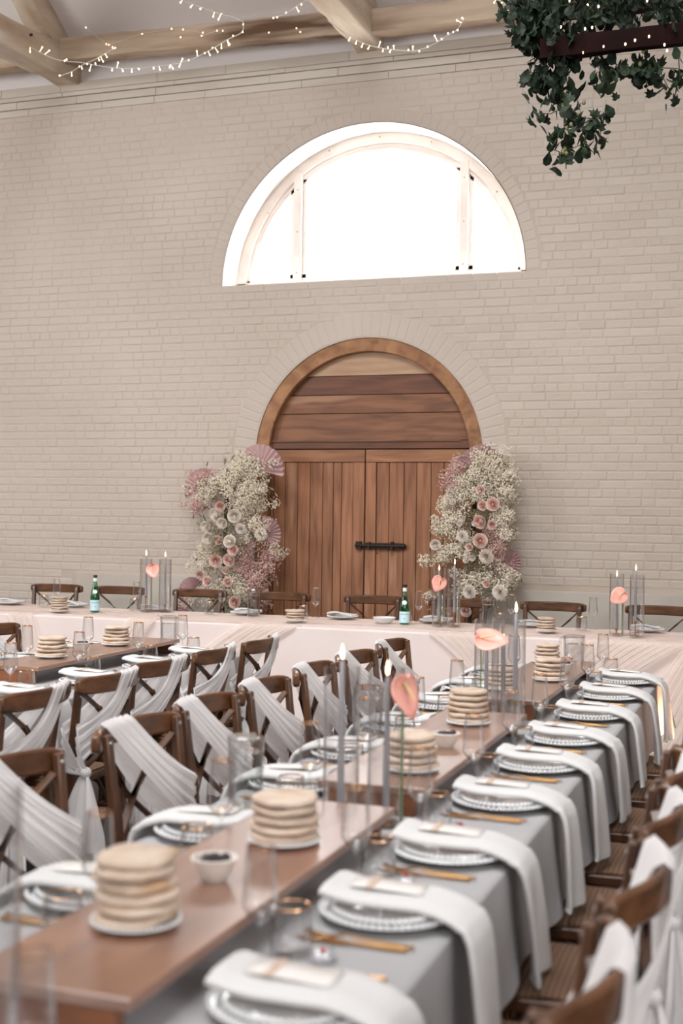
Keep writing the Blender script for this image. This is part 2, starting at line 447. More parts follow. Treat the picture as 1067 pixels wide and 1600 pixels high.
cand = sorted([b for b in bricks if inview(b) and b[1]-b[0] > .2], key=dist2)[:300]; cs = set(cand)


def brick_mesh(w, h, j=0.0):
    p = .0032; c = .009
    return [(-w/2, 0, -h/2), (w/2, 0, -h/2), (w/2, 0, h/2), (-w/2, 0, h/2), (-w/2+c, -p, -h/2+c), (w/2-c, -p-j, -h/2+c), (w/2-c, -p, h/2-c), (-w/2+c, -p-j, h/2-c)], [(0, 1, 5, 4), (1, 2, 6, 5), (2, 3, 7, 6), (3, 0, 4, 7), (4, 5, 6, 7)]


full_me = []
for k in range(4):
    v, q = brick_mesh(.217, CH-.005, [0, .0015, -.001, .0008][k]); full_me.append(mesh('brick', MB().add(v, q), 'wall', flat=True))
rest = MB()
for b in bricks:
    cx, cz = (b[0]+b[1])/2, (b[2]+b[3])/2
    dy = R.uniform(-.002, .003)
    if b in cs:
        o = obj('brick', R.choice(full_me), None, wall_back); o.location = (cx, YW-.0005+dy*.5, cz); o.scale = ((b[1]-b[0])/.217, 1, 1); o.rotation_euler = (0, R.uniform(-.008, .008), 0)
    else:
        v, q = brick_mesh(b[1]-b[0], b[3]-b[2], R.uniform(-.0015, .002)); t = R.uniform(-.01, .01)
        rest.add([(x*math.cos(t)+zz*math.sin(t)+cx, y+YW-.0005+dy*.5, -x*math.sin(t)+zz*math.cos(t)+cz) for x, y, zz in v], q)
for (cx, cz, rx, rz, th, a0, a1) in ((WIN_CX, WIN_Z, WIN_R+.008, WIN_H+.008, .112, .02, PI-.02), (DOOR_CX, DOOR_Z, DOOR_R+.01, DOOR_R+.01, .215, 0, PI)):
    nn = int((a1-a0)*rx/.08)
    for i in range(nn):
        aa = a0+(a1-a0)*(i+.03)/nn; ab = a0+(a1-a0)*(i+.97)/nn; q = []
        for yy, c in ((0, 0), (-.0022-R.uniform(0, .0015), .009)):
            for a, rr in ((aa, c), (ab, c), (ab, th-c), (aa, th-c)):
                a2 = a+(c/rx if a == aa else -c/rx)
                q.append((cx+(rx+rr)*math.cos(a2), YW+yy, cz+(rz+rr)*math.sin(a2)))
        rest.add(q, [(0, 1, 5, 4), (1, 2, 6, 5), (2, 3, 7, 6), (3, 0, 4, 7), (4, 5, 6, 7)])
o = obj('brick', rest, 'wall', wall_back, flat=True); o['kind'] = 'stuff'

# corbelled cornice, wall plate, plinth
for i, (z0, z1, p) in enumerate(((5.545, 5.613, .014), (5.615, 5.69, .026), (5.692, 5.735, .038), (5.735, 5.822, .046))):
    m_ = MB(); x = -9.0
    while x < 1.5:
        w = R.uniform(.5, 1.3); j = R.uniform(-.003, .003); m_.box(x, x+w-.002, YW-p+j, YW, z0+R.uniform(0, .003), z1); x += w
    struct('trim_%d' % (i+1), m_, 'cornice', bevel=.004)
struct('trim_5', MB().box(-9, 1.5, YW-.02, YW, 5.82, 6.03), 'plaster')
struct('trim_6', MB().box(-6.66, DOOR_CX-DOOR_R-.001, YW-.05, YW, 0, .985).box(DOOR_CX+DOOR_R+.001, 2, YW-.05, YW, 0, .955), 'plinth', bevel=.006)
struct('wall_left', MB().box(-12.2, -12, -3.2, 11.6, 0, 11), 'plaster')
struct('wall_right', MB().box(5, 5.2, -3.2, 11.6, 0, 11), 'plaster')
struct('wall_front', MB().box(-12, 5, -3.2, -3, 0, 11), 'plaster')
struct('ceiling', MB().add([(-12, YW+.1, 5.965), (5, YW+.1, 5.965), (5, 3.9, 6.03+.65*(YW-3.9)), (-12, 3.9, 6.03+.65*(YW-3.9)), (-12, YW+.1, 6.05), (5, YW+.1, 6.05), (5, 3.9, 6.13+.65*(YW-3.9)), (-12, 3.9, 6.13+.65*(YW-3.9))],
       [(0, 1, 2, 3), (7, 6, 5, 4), (0, 4, 5, 1), (1, 5, 6, 2), (2, 6, 7, 3), (3, 7, 4, 0)]), 'plaster', flat=True)


struct('ceiling_front', MB().add([(-12, -3.2, 6.0), (5, -3.2, 6.0), (5, 3.9, 10.75), (-12, 3.9, 10.75)], [(0, 1, 2, 3)]), 'plaster', flat=True)


def rough_beam(mb, pts, w, h, n=14, amp=.008, seed=0):
    """squared, slightly wavy timber from pts[0] to pts[1]; w across, h tall"""
    a, b = Vector(pts[0]), Vector(pts[1]); d = (b-a).normalized(); side = d.cross(Vector((0, 0, 1))).normalized(); up = side.cross(d)
    sec = [(-.5, -.46), (-.46, -.5), (.46, -.5), (.5, -.46), (.5, 0), (.5, .46), (.46, .5), (-.46, .5), (-.5, .46), (-.5, 0)]; vs = []
    for i in range(n+1):
        p = a.lerp(b, i/n)
        for k, (s_, t_) in enumerate(sec):
            q = p+side*s_*w+up*t_*h
            dn = noise.noise(q*1.7+Vector((seed*5, k*.13, 0)))*amp*2+noise.noise(q*9+Vector((seed, 0, 0)))*amp*.8
            vs.append(q+(side*s_+up*t_)*2*dn)
    K = len(sec)
    mb.add(vs, [(i*K+k, i*K+(k+1) % K, (i+1)*K+(k+1) % K, (i+1)*K+k) for i in range(n) for k in range(K)]+[tuple(reversed(range(K))), tuple(n*K+k for k in range(K))])
    return mb


for i, (xr, w, lab, dz) in enumerate(((-6.70, .25, 'weathered oak roof truss at the top left corner of the hall', .05), (-3.56, .25, 'whitewashed oak roof truss ending above the arched window', .0))):
    t = thing('roof_truss', lab, 'roof truss', (xr-w/2, YW, 5.78), 0, 'roof trusses')
    obj('tie_beam', rough_beam(MB(), ((0, -.001, .17), (0, -5.2, .17-dz*5.2*.9)), w, .30, 40, .012, i), 'beam', t, ang=60)
    obj('rafter', rough_beam(MB(), ((0, .02, .12), (0, -5.2, .12+.65*5.2)), w*.92, .26, 40, .012, i+4), 'beam', t, ang=60)
    obj('bolt', MB().tube([(w/2, -.9, .2), (w/2+.02, -.9, .2)], .012, 8), 'iron', t)
for (xa, xb, za, zb, lab) in ((-9.0, -6.95, 5.97, 6.02, 'aged roof purlin left of the corner truss'), (-6.70, -3.81, 6.02, 5.965, 'aged roof purlin spanning between the two trusses'), (-3.56, 1.2, 5.95, 5.88, 'aged roof purlin right of the window truss')):
    tag(obj('roof_purlin', rough_beam(MB(), ((xa, 10.78, za), (xb, 10.78, zb)), .16, .21, 36, .011, xa), 'purlin', ang=60), lab, 'purlin', 'roof purlins')

# ---------------- window
wt = bpy.data.objects.new('window_1', None); COL.objects.link(wt); wt.location = (WIN_CX, YW+.30, WIN_Z); wt['kind'] = 'structure'
def halfring(mb, r0x, r0z, r1x, r1z, y0, y1, n=48, z0=0.0):
    a = [(r0x*math.cos(PI*i/n), r0z*math.sin(PI*i/n)+z0) for i in range(n+1)]; b = [(r1x*math.cos(PI*i/n), r1z*math.sin(PI*i/n)+z0) for i in range(n+1)]
    vs = [(x, y0, z) for x, z in a]+[(x, y0, z) for x, z in b]+[(x, y1, z) for x, z in a]+[(x, y1, z) for x, z in b]; m = n+1
    fs = []
    for i in range(n):
        fs += [(i, i+1, m+i+1, m+i), (2*m+i, 3*m+i, 3*m+i+1, 2*m+i+1), (i, 2*m+i, 2*m+i+1, i+1), (m+i, m+i+1, 3*m+i+1, 3*m+i)]
    fs += [(0, m, 3*m, 2*m), (n, 2*m+n, 3*m+n, m+n)]
    return mb.add(vs, fs)
obj('frame', halfring(MB(), 1.45, 1.45, 1.345, 1.335, 0, .09).box(-1.44, 1.44, 0, .09, .0, .085), 'white_paint', wt, bevel=.006)
obj('frame', halfring(MB(), 1.35, 1.34, 1.315, 1.30, .025, .08).box(-1.34, 1.34, .025, .08, .08, .115), 'white_paint', wt, bevel=.004)
for x in (-.815, .815):
    obj('mullion', MB().box(x-.04, x+.04, -.005, .085, .06, 1.11), 'white_paint', wt, bevel=.005)
# opening casements inside the three lights
def casement(x0, x1, rr, t=.035):
    mb = MB(); n = 20
    def top(x, r): return math.sqrt(max(0.0, r*r-x*x))
    xs = [x0+(x1-x0)*i/n for i in range(n+1)]
    xs = [x for x in xs if abs(x) < rr]
    for i in range(len(xs)-1):
        a, b = xs[i], xs[i+1]
        za, zb = top(a, rr), top(b, rr)
        mb.add([(a, .03, max(.1, za-t)), (b, .03, max(.1, zb-t)), (b, .03, max(.1, zb)), (a, .03, max(.1, za)), (a, .07, max(.1, za-t)), (b, .07, max(.1, zb-t)), (b, .07, max(.1, zb)), (a, .07, max(.1, za))],
               [(0, 1, 2, 3), (4, 7, 6, 5), (0, 4, 5, 1), (3, 2, 6, 7)])
    mb.box(xs[0], xs[-1], .03, .07, .115, .115+t)
    for x in (x0, x1):
        h = top(x, rr)
        if h > .2:
            s_ = t if x == x0 else -t; mb.box(min(x, x+s_), max(x, x+s_), .03, .07, .115, h)
    return mb
for a, b in ((-1.29, -.86), (-.77, .77), (.86, 1.29)):
    obj('casement', casement(a, b, 1.305), 'white_paint', wt)
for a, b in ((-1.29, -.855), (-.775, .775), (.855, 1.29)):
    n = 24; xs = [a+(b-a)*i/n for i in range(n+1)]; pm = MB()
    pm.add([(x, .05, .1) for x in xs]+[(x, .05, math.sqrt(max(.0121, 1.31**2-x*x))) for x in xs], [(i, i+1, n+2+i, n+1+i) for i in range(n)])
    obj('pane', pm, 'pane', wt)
for x, z_ in [(-1.12, .75), (-.815, .16), (-.815, .55), (-.815, .95), (.815, .16), (.815, .55), (.815, .95), (-.5, 1.3), (0, 1.39), (.5, 1.3), (1.12, .8), (-.6, .04), (0, .04), (.6, .04)]:
    obj('screw', MB().tube([(x, -.012, z_), (x, .0, z_)], .006, 6), 'brass', wt)
# outer storm sash with thin glazing bars
og = MB()
for x in (-.44, -.02, .4): og.box(x-.015, x+.015, .16, .185, .0, 1.38 if abs(x) < .3 else 1.3)
og.box(-1.3, 1.3, .16, .185, .44, .475); og.box(-1.1, 1.1, .16, .185, .87, .9)
for i in range(0): pass
obj('glazing_bar', og, 'white_paint', wt)
# garden trees outside the window
for (x, y, h, r_, lab) in ((-10.5, 24, 7.4, 1.5, 'pale garden tree outside, left in the lunette window'), (-8.6, 27, 6.3, 1.6, 'small garden tree outside, behind the middle window bars')):
    t = thing('garden_tree', lab, 'tree', (x, y, 0), 0, 'trees in the garden'); fm = MB()
    for k in range(900):
        d = Vector((R.gauss(0, 1), R.gauss(0, 1), R.gauss(0, 1))).normalized()*r_*R.random()**.4
        p = Vector((d.x, d.y, h-1.2+d.z*1.1)); e1 = Vector((R.uniform(-1, 1), R.uniform(-1, 1), R.uniform(-1, 1))).normalized()*.14; e2 = e1.orthogonal().normalized()*.09
        fm.add([p-e1, p+e2, p+e1, p-e2], [(0, 1, 2, 3)])
    obj('crown', fm, 'foliage', t); obj('trunk', MB().tube([(0, 0, 0), (.1, 0, h*.5), (-.05, 0, h-.3)], [.16, .12, .04], 8), 'bark', t)

# ---------------- arched double door
YD = YW+.10
dt = bpy.data.objects.new('door_1', None); COL.objects.link(dt); dt.location = (DOOR_CX, YW, 0); dt['kind'] = 'structure'
DZ = DOOR_Z
afr = MB(); halfring(afr, DOOR_R+.003, DOOR_R+.003, .965, .965, .012, .14, 48, DZ)
afr.box(-DOOR_R+.004, -.965, .012, .14, 0, DZ).box(.965, DOOR_R-.004, .012, .14, 0, DZ)
obj('arch_frame', afr, 'arch', dt, bevel=.008)
obj('backing', halfring(MB(), .99, .99, .001, .001, .15, .17, 40, DZ).box(-1.0, 1.0, .15, .17, 0, DZ+.01), 'dark', dt, flat=True)  # dark panel added behind the boards so no outside light leaks through gaps
def arcplank(z0, z1, r=.968):
    n = 12; pts = []
    def hx(z): return math.sqrt(max(0, r*r-(z-DZ)**2))
    for i in range(n+1):
        z_ = z0+(min(z1, DZ+r-.0005)-z0)*i/n; pts.append((hx(z_), z_))
    return MB().prism([(-x, z_) for x, z_ in pts]+[(x, z_) for x, z_ in reversed(pts)], .085, .125)
for z0, z1, mt in ((2.275, 2.521, 'tympan_mid'), (2.526, 2.692, 'tympan_mid'), (2.697, 2.868, 'tympan_dark'), (2.873, 3.09, 'tympan_light')):
    obj('plank', arcplank(z0, z1), mt, dt, bevel=.003)
obj('lintel', MB().box(-.965, .965, .06, .13, 2.197, 2.27), 'tympan_dark', dt, bevel=.004)
obj('lintel_strip', MB().box(-.965, .88, .045, .075, 2.262, 2.274), 'tympan_mid', dt)
lb = [-.962, -.93, -.815, -.69, -.565, -.44, -.335, -.255, -.142, -.027]
for side in (-1, 1):
    xs = lb if side < 0 else [-.02, .085, .205, .345, .465, .60, .72, .84, .93, .962]
    g0 = min(xs); g1 = max(xs)
    obj('rail', MB().box(g0+.002, g1-.002, .066, .10, 2.075, 2.188), 'doorh', dt, bevel=.003)
    for i in range(9):
        a, b = xs[i], xs[i+1]; sty = (i == 0) or (i == 8 and side < 0) or (i == 0 and side > 0)
        obj('door_board', MB().box(a+.003, b-.003, .066 if sty else .078+R.uniform(-.002, .002), .11, .02, 2.19 if sty and False else 2.071), 'doorv', dt, bevel=.003)
bz = 1.309
bl = obj('bolt', MB().box(-.02, .36, .042, .066, bz-.028, bz+.028).tube([(-.10, .035, bz), (.35, .035, bz)], .013, 8), 'iron', dt, bevel=.002)
obj('bolt_strap', MB().box(.24, .262, .026, .066, bz-.04, bz+.04).box(.02, .04, .026, .066, bz-.034, bz+.034), 'iron', bl)
obj('bolt_staple', MB().box(-.095, -.045, .03, .066, bz-.035, bz+.038), 'iron', bl)
obj('bolt_end', MB().ball((.36, .05, bz), .024, 10, 6), 'iron', bl)
for x, z_, r_ in ((-.125, 1.19, .012), (-.105, 1.19, .008), (.015, 1.185, .014), (.0, 1.19, .009), (.1, 1.24, .006)):
    obj('hole', MB().tube([(x, .0745, z_), (x, .0785, z_)], r_, 8), 'dark', dt)

# ------------------------------------------------------------------ tables and cloths
def cloth(x0, x1, y0, y1, ztop, drop, amp=.02, waves=9.0, seed=0, mat='linen_grey', flare=.05, dense=.03, minz=0):
    """a cloth lying on a table top and falling in folds on all four sides"""
    mb = MB(); P = []
    def seg(a, b, n): return [(a[0]+(b[0]-a[0])*i/n, a[1]+(b[1]-a[1])*i/n) for i in range(n)]
    c = .02
    cs_ = [(x0, y0), (x1, y0), (x1, y1), (x0, y1)]; nm = ((0, -1), (1, 0), (0, 1), (-1, 0)); per = []; s_ = 0
    for k in range(4):
        a, b = cs_[k], cs_[(k+1) % 4]; ln = math.hypot(b[0]-a[0], b[1]-a[1]); n = max(4, int(ln/dense))
        for i, p in enumerate(seg(a, b, n)):
            t = i/n; m0, m1, m2 = nm[k], nm[(k-1) % 4], nm[(k+1) % 4]
            e0 = max(0, 1-t*ln/.1); e1 = max(0, 1-(1-t)*ln/.1)
            nv = Vector((m0[0]+m1[0]*e0+m2[0]*e1, m0[1]+m1[1]*e0+m2[1]*e1)).normalized()
            per.append((p, nv, s_+t*ln, max(e0, e1)))
        s_ += ln
    K = len(per); levels = [0, .012, .04, .1, .2, .3, .4, .55, .7, .85, 1]
    vs = []
    for p, nv, s__, cn in per: vs.append((p[0]-nv.x*.012, p[1]-nv.y*.012, ztop))
    for lv in levels:
        for p, nv, s__, cn in per:
            w = .5+.5*math.sin(s__*waves+2.2*noise.noise(Vector((s__*1.3, seed, 0))))+.45*math.sin(s__*waves*2.3+seed)
            off = .004+lv**.7*(amp*w+flare*lv+cn*.06)
            z_ = ztop-.006-lv*(drop*(1+.06*noise.noise(Vector((s__*2, seed, 3)))*lv)) if lv else ztop-.004
            vs.append((p[0]+nv.x*off, p[1]+nv.y*off, max(minz, z_)))
    fs = []
    for l in range(len(levels)):
        for i in range(K):
            j = (i+1) % K; fs.append((l*K+i, (l+1)*K+i, (l+1)*K+j, l*K+j))
    mb.add(vs, fs)
    nx = max(2, int((x1-x0)/.06)); ny = max(2, int((y1-y0)/.06))
    def top(u, v):
        x = x0+.012+(x1-x0-.024)*u; y = y0+.012+(y1-y0-.024)*v; e = min(u, 1-u, v, 1-v)
        return (x, y, ztop-.0005+(.0025*noise.noise(Vector((x*5, y*2.2, seed))) if e > .02 else 0))
    mb.sheet(top, nx, ny)
    return mb


def trestle(x0, x1, y0, y1, lab):
    t = thing('trestle_table', lab, 'table', ((x0+x1)/2, (y0+y1)/2, 0), 0, 'tables under the cloths'); hx, hy = (x1-x0)/2-.015, (y1-y0)/2-.015
    obj('table_top', MB().box(-hx, hx, -hy, hy, .722, .752), 'block', t)
    for sx in (-1, 1):
        for sy in (-1, 1):
            obj('leg', MB().box(sx*(hx-.3)-.02, sx*(hx-.3)+.02, sy*(hy-.15)-.02, sy*(hy-.15)+.02, 0, .722), 'iron', t)


TZ = .76
RX0, RX1 = -1.592, -.648
trestle(RX0, RX1, .9, 7.0, 'long table in the foreground under the grey cloth')
tag(obj('grey_tablecloth', cloth(RX0, RX1, .9, 7.0, TZ, .268, .016, 9, 1, flare=.02), 'linen_grey', ang=180), 'grey linen cloth over the long table in the foreground', 'tablecloth')
LX0, LX1 = -4.03, -3.075
trestle(LX0, LX1, 2.9, 7.05, 'left table under the second grey cloth')
tag(obj('grey_tablecloth', cloth(LX0, LX1, 2.9, 7.05, TZ, .268, .016, 8, 5, flare=.02), 'linen_grey', ang=180), 'grey linen cloth over the table at the left edge', 'tablecloth')
HX0, HX1, HY0, HY1 = -8.2, 1.0, 8.86, 9.78
trestle(HX0, HX1, HY0, HY1, 'head table across the room under the blush cloth')
tag(obj('blush_tablecloth', cloth(HX0, HX1, HY0, HY1, TZ, .745, .014, 5, 9, flare=.02, dense=.04, minz=.004), 'linen_blush', ang=180), 'pale blush linen cloth on the head table before the door', 'tablecloth')

# gauze runner along the head table with swags over its front edge
def runner_top(u, v):
    x = HX0+.3+(HX1-HX0-.6)*u; yc = 9.33+.08*math.sin(x*1.7); w = .30+.06*math.sin(x*2.9+1)
    y = yc+(v-.5)*w*2; y = min(max(y, HY0+.03), HY1-.03)
    n_ = noise.noise(Vector((x*3.0, y*9, 2)))*.5+noise.noise(Vector((x*9.0, y*16, 7)))*.35
    return (x, y, TZ+.003+min(.010, .016*max(0, n_+.2)))
run = MB().sheet(runner_top, 420, 26)
def swag(mb, t0, t1, b0, b1, zb, n=30, pl=9, ph=0.0):
    """from the table edge (x t0..t1) down the front of the cloth to (b0..b1, zb), soft pleats"""
    def fn(u, v):
        wv = .0018*math.sin(v*pl*6.28+ph+2*noise.noise(Vector((v*4, u*2, ph))))+.0012*math.sin(v*pl*13+ph*2)+.007*noise.noise(Vector((v*6, u*1.5, ph)))
        if u < .12:
            k = u/.12; x = t0+(t1-t0)*v; return (x, HY0+.12-.135*k, TZ+.010+wv)
        k = (u-.12)/.88; e = k**.8; x = (t0+(t1-t0)*v)*(1-e)+(b0+(b1-b0)*v)*e
        z_ = TZ-.002-(TZ-zb)*k-.02*math.sin(v*PI)*k
        return (x, HY0-.028-.045*k**.5-wv, z_)
    mb.sheet(fn, n, pl*10)
swag(run, -1.42, -.62, -1.78, -1.25, .34, pl=12)
swag(run, -.66, -.25, -1.05, -.62, .03, pl=9, ph=2)
swag(run, -2.45, -1.95, -2.05, -1.8, .45, pl=7, ph=1)
swag(run, -3.9, -3.45, -4.75, -4.35, .05, pl=8)
swag(run, -5.95, -5.72, -5.75, -5.55, .2, pl=4)
swag(run, -4.86, -4.62, -5.15, -4.95, .15, pl=4, ph=3)
tag(obj('gauze_runner', run, 'gauze', ang=180), 'sheer blush gauze runner crumpled along the head table with draped ends', 'table runner')

# ------------------------------------------------------------------ wooden risers
def riser(x0, x1, y0, y1, lab):
    t = thing('table_riser', lab, 'riser', ((x0+x1)/2, (y0+y1)/2, TZ), 0, 'wooden risers along the grey tables'); hx, hy = (x1-x0)/2, (y1-y0)/2
    obj('plank_top', MB().box(-hx, hx, -hy, hy, .064, .085), 'board', t, bevel=.003)
    for s_ in (-1, 1):
        obj('support_block', MB().box(-hx+.03, hx-.035, s_*(hy-.025)-.02, s_*(hy-.025)+.02, .001, .064), 'block', t, bevel=.002)
    return t
BZ = .845
riser(-1.295, -.975, 1.80, 3.225, 'long glossy wooden riser nearest the camera, under the front flatbread stacks')
riser(-1.285, -.962, 3.47, 4.925, 'middle wooden riser between the two candle groups of the foreground table')
riser(-1.29, -.972, 5.29, 6.83, 'far wooden riser of the foreground table, toward the head table')
riser(-3.76, -3.44, 5.377, 6.9, 'wooden riser on the left table, carrying two flatbread stacks')

# ------------------------------------------------------------------ chairs
def make_chair():
    t = thing('cross_back_chair', '', 'chair')
    def rail_y(x): return -.262-.075*(1-(x/.235)**2)
    for s in (-1, 1):
        p = obj('back_post', MB().bar([(s*.185, -.27, 0), (s*.186, -.225, .24), (s*.188, -.205, .45), (s*.193, -.215, .62), (s*.2, -.235, .78), (s*.203, -.247, .893)], (1, 0, 0), [.03, .034, .036, .034, .032, .03], [.03, .034, .036, .032, .028, .026]), 'chair', t, bevel=.006)
        obj('bolt', MB().lathe([(.0001, .004), (.006, .0035), (.009, 0)], 10, Matrix.Translation((s*.203, -.232, .868))@Matrix.Rotation(-PI/2, 4, 'X')), 'chrome', p)
        obj('bolt', MB().lathe([(.0001, .004), (.006, .0035), (.009, 0)], 10, Matrix.Translation((s*.196, -.252, .82))@Matrix.Rotation(PI/2, 4, 'X')), 'chrome', p)
        obj('front_leg', MB().bar([(s*.19, .19, 0), (s*.182, .175, .3), (s*.178, .17, .43)], (1, 0, 0), [.026, .034, .036], [.026, .034, .036]), 'chair', t, bevel=.006)
        # bentwood braces under the seat
        obj('side_brace', MB().tube([(s*.18, .165, .12), (s*.18, .15, .25), (s*.18, .08, .37), (s*.18, 0, .405), (s*.18, -.1, .37), (s*.183, -.18, .25), (s*.184, -.205, .12)], .010, 8), 'chair', t)
        obj('cross_slat', MB().bar([(s*.19, -.252, .835), (s*.12, -.285, .765), (s*.0, -.292-.006*s, .645), (-s*.1, -.262, .545), (-s*.172, -.205, .465)], (0, 0, 1) if False else (.7*s, 0, .7), .028, .010), 'chair', t, bevel=.003)
    xs = [-.245+.49*i/16 for i in range(17)]
    obj('top_rail', MB().bar([(x, rail_y(x) if abs(x) < .235 else -.262, .868) for x in xs], (0, 0, 1), [.05]+[.07]+[.076]*13+[.07]+[.05], [.03]+[.026]+[.022]*13+[.026]+[.03]), 'chairr', t, bevel=.008)
    def outl(hw_f, hw_b, yf, yb, n=6, r=.07):
        pts = []
        for (cx, cy, a0) in ((hw_f-r, yf-r, 0), (-hw_f+r, yf-r, PI/2), (-hw_b+r, yb+r, PI), (hw_b-r, yb+r, 1.5*PI)):
            for i in range(n+1): a = a0+PI/2*i/n; pts.append((cx+r*math.cos(a), cy+r*math.sin(a)))
        return pts
    def slab(o, z0, z1, dome=0):
        n = len(o); mb = MB(); vs = [(x, y, z0) for x, y in o]+[(x, y, z1) for x, y in o]; fs = [tuple(reversed(range(n)))]+[(i, (i+1) % n, (i+1) % n+n, i+n) for i in range(n)]
        for k, (sc, dz) in enumerate(((.85, .5), (.5, .9), (.02, 1))): vs += [(x*sc, y*sc, z1+dome*dz) for x, y in o]
        for k in range(3): fs += [((k+1)*n+i, (k+1)*n+(i+1) % n, (k+2)*n+(i+1) % n, (k+2)*n+i) for i in range(n)]
        fs.append(tuple(4*n+i for i in range(n))); return mb.add(vs, fs)
    obj('seat_frame', slab(outl(.215, .195, .215, -.195), .42, .452), 'chair', t, bevel=.005)
    obj('woven_seat', slab(outl(.195, .175, .195, -.175), .445, .458, .010), 'cane', t)
    obj('front_brace', MB().tube([(-.178, .168, .13), (-.165, .168, .28), (-.09, .168, .385), (0, .168, .405), (.09, .168, .385), (.165, .168, .28), (.178, .168, .13)], .010, 8), 'chair', t)
    obj('stretcher', MB().tube([(-.18, -.03, .22), (.18, -.03, .22)], .010, 8).tube([(-.184, .17, .215), (-.186, -.22, .23)], .010, 8).tube([(.184, .17, .215), (.186, -.22, .23)], .010, 8), 'chair', t)
    return t


def make_sash(seed=0):
    """long chiffon band: over the rail at the sitter's right, down both faces, knotted low at the left, tails hanging"""
    rr = random.Random(seed); A = rr.uniform(-.05, -.02); Wd = rr.uniform(.185, .205); ph = rr.uniform(0, 6); zt = rr.uniform(-.02, .02)
    def ry(x): return -.262-.075*(1-min(1, (x/.235)**2))
    kx, ky, kz = -.205, -.285, .50
    mb = MB()
    def pleat(v, u):
        q = v+.06*noise.noise(Vector((v*4, u*1.6, seed+.5)))
        return .0045*math.sin(q*27+ph+u*1.2)+.0022*math.sin(q*61+ph*2+u*2)+.006*noise.noise(Vector((v*7, u*2.2, seed)))
    def half(front):
        sg = 1 if front else -1
        def fn(u, v):
            xt = A+.0+Wd*v; ztop = .908+zt*.0
            top = Vector((xt, ry(xt)+sg*.017, ztop)); over = Vector((xt, ry(xt), ztop+.006+.003*math.sin(v*40+ph)))
            pz = .70-.2*v+zt; post = Vector((-.226, -.213+sg*.036, pz))
            if u < .08:
                k = u/.08; p = over.lerp(top, k); p.z += -.006*k+.002; return p
            if u < .8:
                k = (u-.08)/.72; p = top.lerp(post, k)
                p.y += sg*.006*math.sin(k*PI)+(-.03*math.sin(k*PI)*(1 if sg < 0 else -.1))
                p.z -= .025*math.sin(k*PI)*(1-.5*v)
                n_ = Vector((.2, sg, .1)); return p+n_*pleat(v, k)*(.4+.6*math.sin(min(1, k*1.6)*PI/2))
            k = (u-.8)/.2; kn = Vector((kx+.02*(v-.5), ky+sg*.012, kz+.03*(.5-v)))
            p = post.lerp(kn, k**.8); p.x -= .012*math.sin(k*PI)
            return p+Vector((0, sg, 0))*pleat(v, 1+k)*(1-k*.5)
        return fn
    mb.sheet(half(True), 34, 56); mb.sheet(half(False), 34, 56)
    mb.ball((kx, ky, kz), .024, 12, 8, 1.1)
    for q in range(2):
        ang = rr.uniform(-.5, .5)+q*.9; zend = rr.uniform(.10, .2)
        def tail(u, v, q=q, ang=ang, zend=zend):
            w = .018+.075*min(1, u*1.6)**.7+.01*u; a = ang
            x = kx-.006-.02*math.sin(u*2)+(v-.5)*w*2*math.sin(a)*.5; y = ky+(q-.5)*.05*u+(v-.5)*w*2*math.cos(a)
            off = .012*math.sin(v*17+ph+q*2+u*1.5)*(.3+u)+.006*math.sin(v*37+q)*(.2+u)
            return (x-abs(off)*.6-off*math.cos(a)*.6, y+off*math.sin(a), kz-.005-(kz-zend)*u)
        mb.sheet(tail, 22, 34)
    return mesh('chair_sash', mb, 'sash', ang=180)


chair = Kind(make_chair()); sash_me = [make_sash(k) for k in range(6)]


def put_chair(x, y, rz, lab, group, sash=None, slab=None):
    chair.put((x, y, 0), rz, lab, group, (1.1, 1, 1))
    if sash is not None:
        o = obj('chair_sash', sash_me[sash % 6], None); o.location = (x, y, 0); o.rotation_euler = (0, 0, rz); o.scale = (1.1, 1, 1); tag(o, slab, 'chair sash', group.replace('chairs', 'sashes'))


# row left of the foreground table, facing right (+x)
A_Y = [3.08, 3.84, 4.40, 4.96, 5.58, 6.14, 6.80]
for i, y in enumerate(A_Y):
    put_chair(-1.815+R.uniform(-.015, .015), y, -PI/2+R.uniform(-.06, .06), 'cross-back wooden chair on the left side of the foreground table, '+ordn(i, 7), 'chairs on the left side of the foreground table', i,
              'white chiffon sash on the left-side chair of the foreground table, '+ordn(i, 7))
# row right of the left table, facing left (-x)
B_Y = [3.72, 4.42, 4.98, 5.54, 6.10, 6.66]
for i, y in enumerate(B_Y[1:]):
    put_chair(-3.11+(0.0, .02, -.01, .0, .02)[i], y, PI/2+R.uniform(-.07, .07), 'cross-back wooden chair on the right side of the left table, '+ordn(i, 5), 'chairs on the right side of the left table', i+2,
              'white chiffon sash on the right-side chair of the left table, '+ordn(i, 5))
for i, y in enumerate((6.02, 6.6)):
    put_chair(-4.27, y, -PI/2, 'cross-back wooden chair beyond the left table, '+('nearer one, cut by the picture edge', 'farther one before the head table')[i], 'chairs on the far side of the left table', i+1,
              'white chiffon sash on the chair beyond the left table, '+('nearer one', 'farther one')[i])
# right row facing left
C_Y = [1.5, 2.10, 2.70, 3.28, 3.85, 4.42, 5.0, 5.58, 6.15]
for i, y in enumerate(C_Y[1:]):
    put_chair(-.585+(0, .01, .0, -.01, .0, .01, 0, 0)[i], y, PI/2+R.uniform(-.05, .05), 'cross-back chair on the right side of the foreground table, '+ordn(i, 8), 'chairs on the right side of the foreground table', i+1,
              'white chiffon sash on the right-side chair of the foreground table, '+ordn(i, 8))
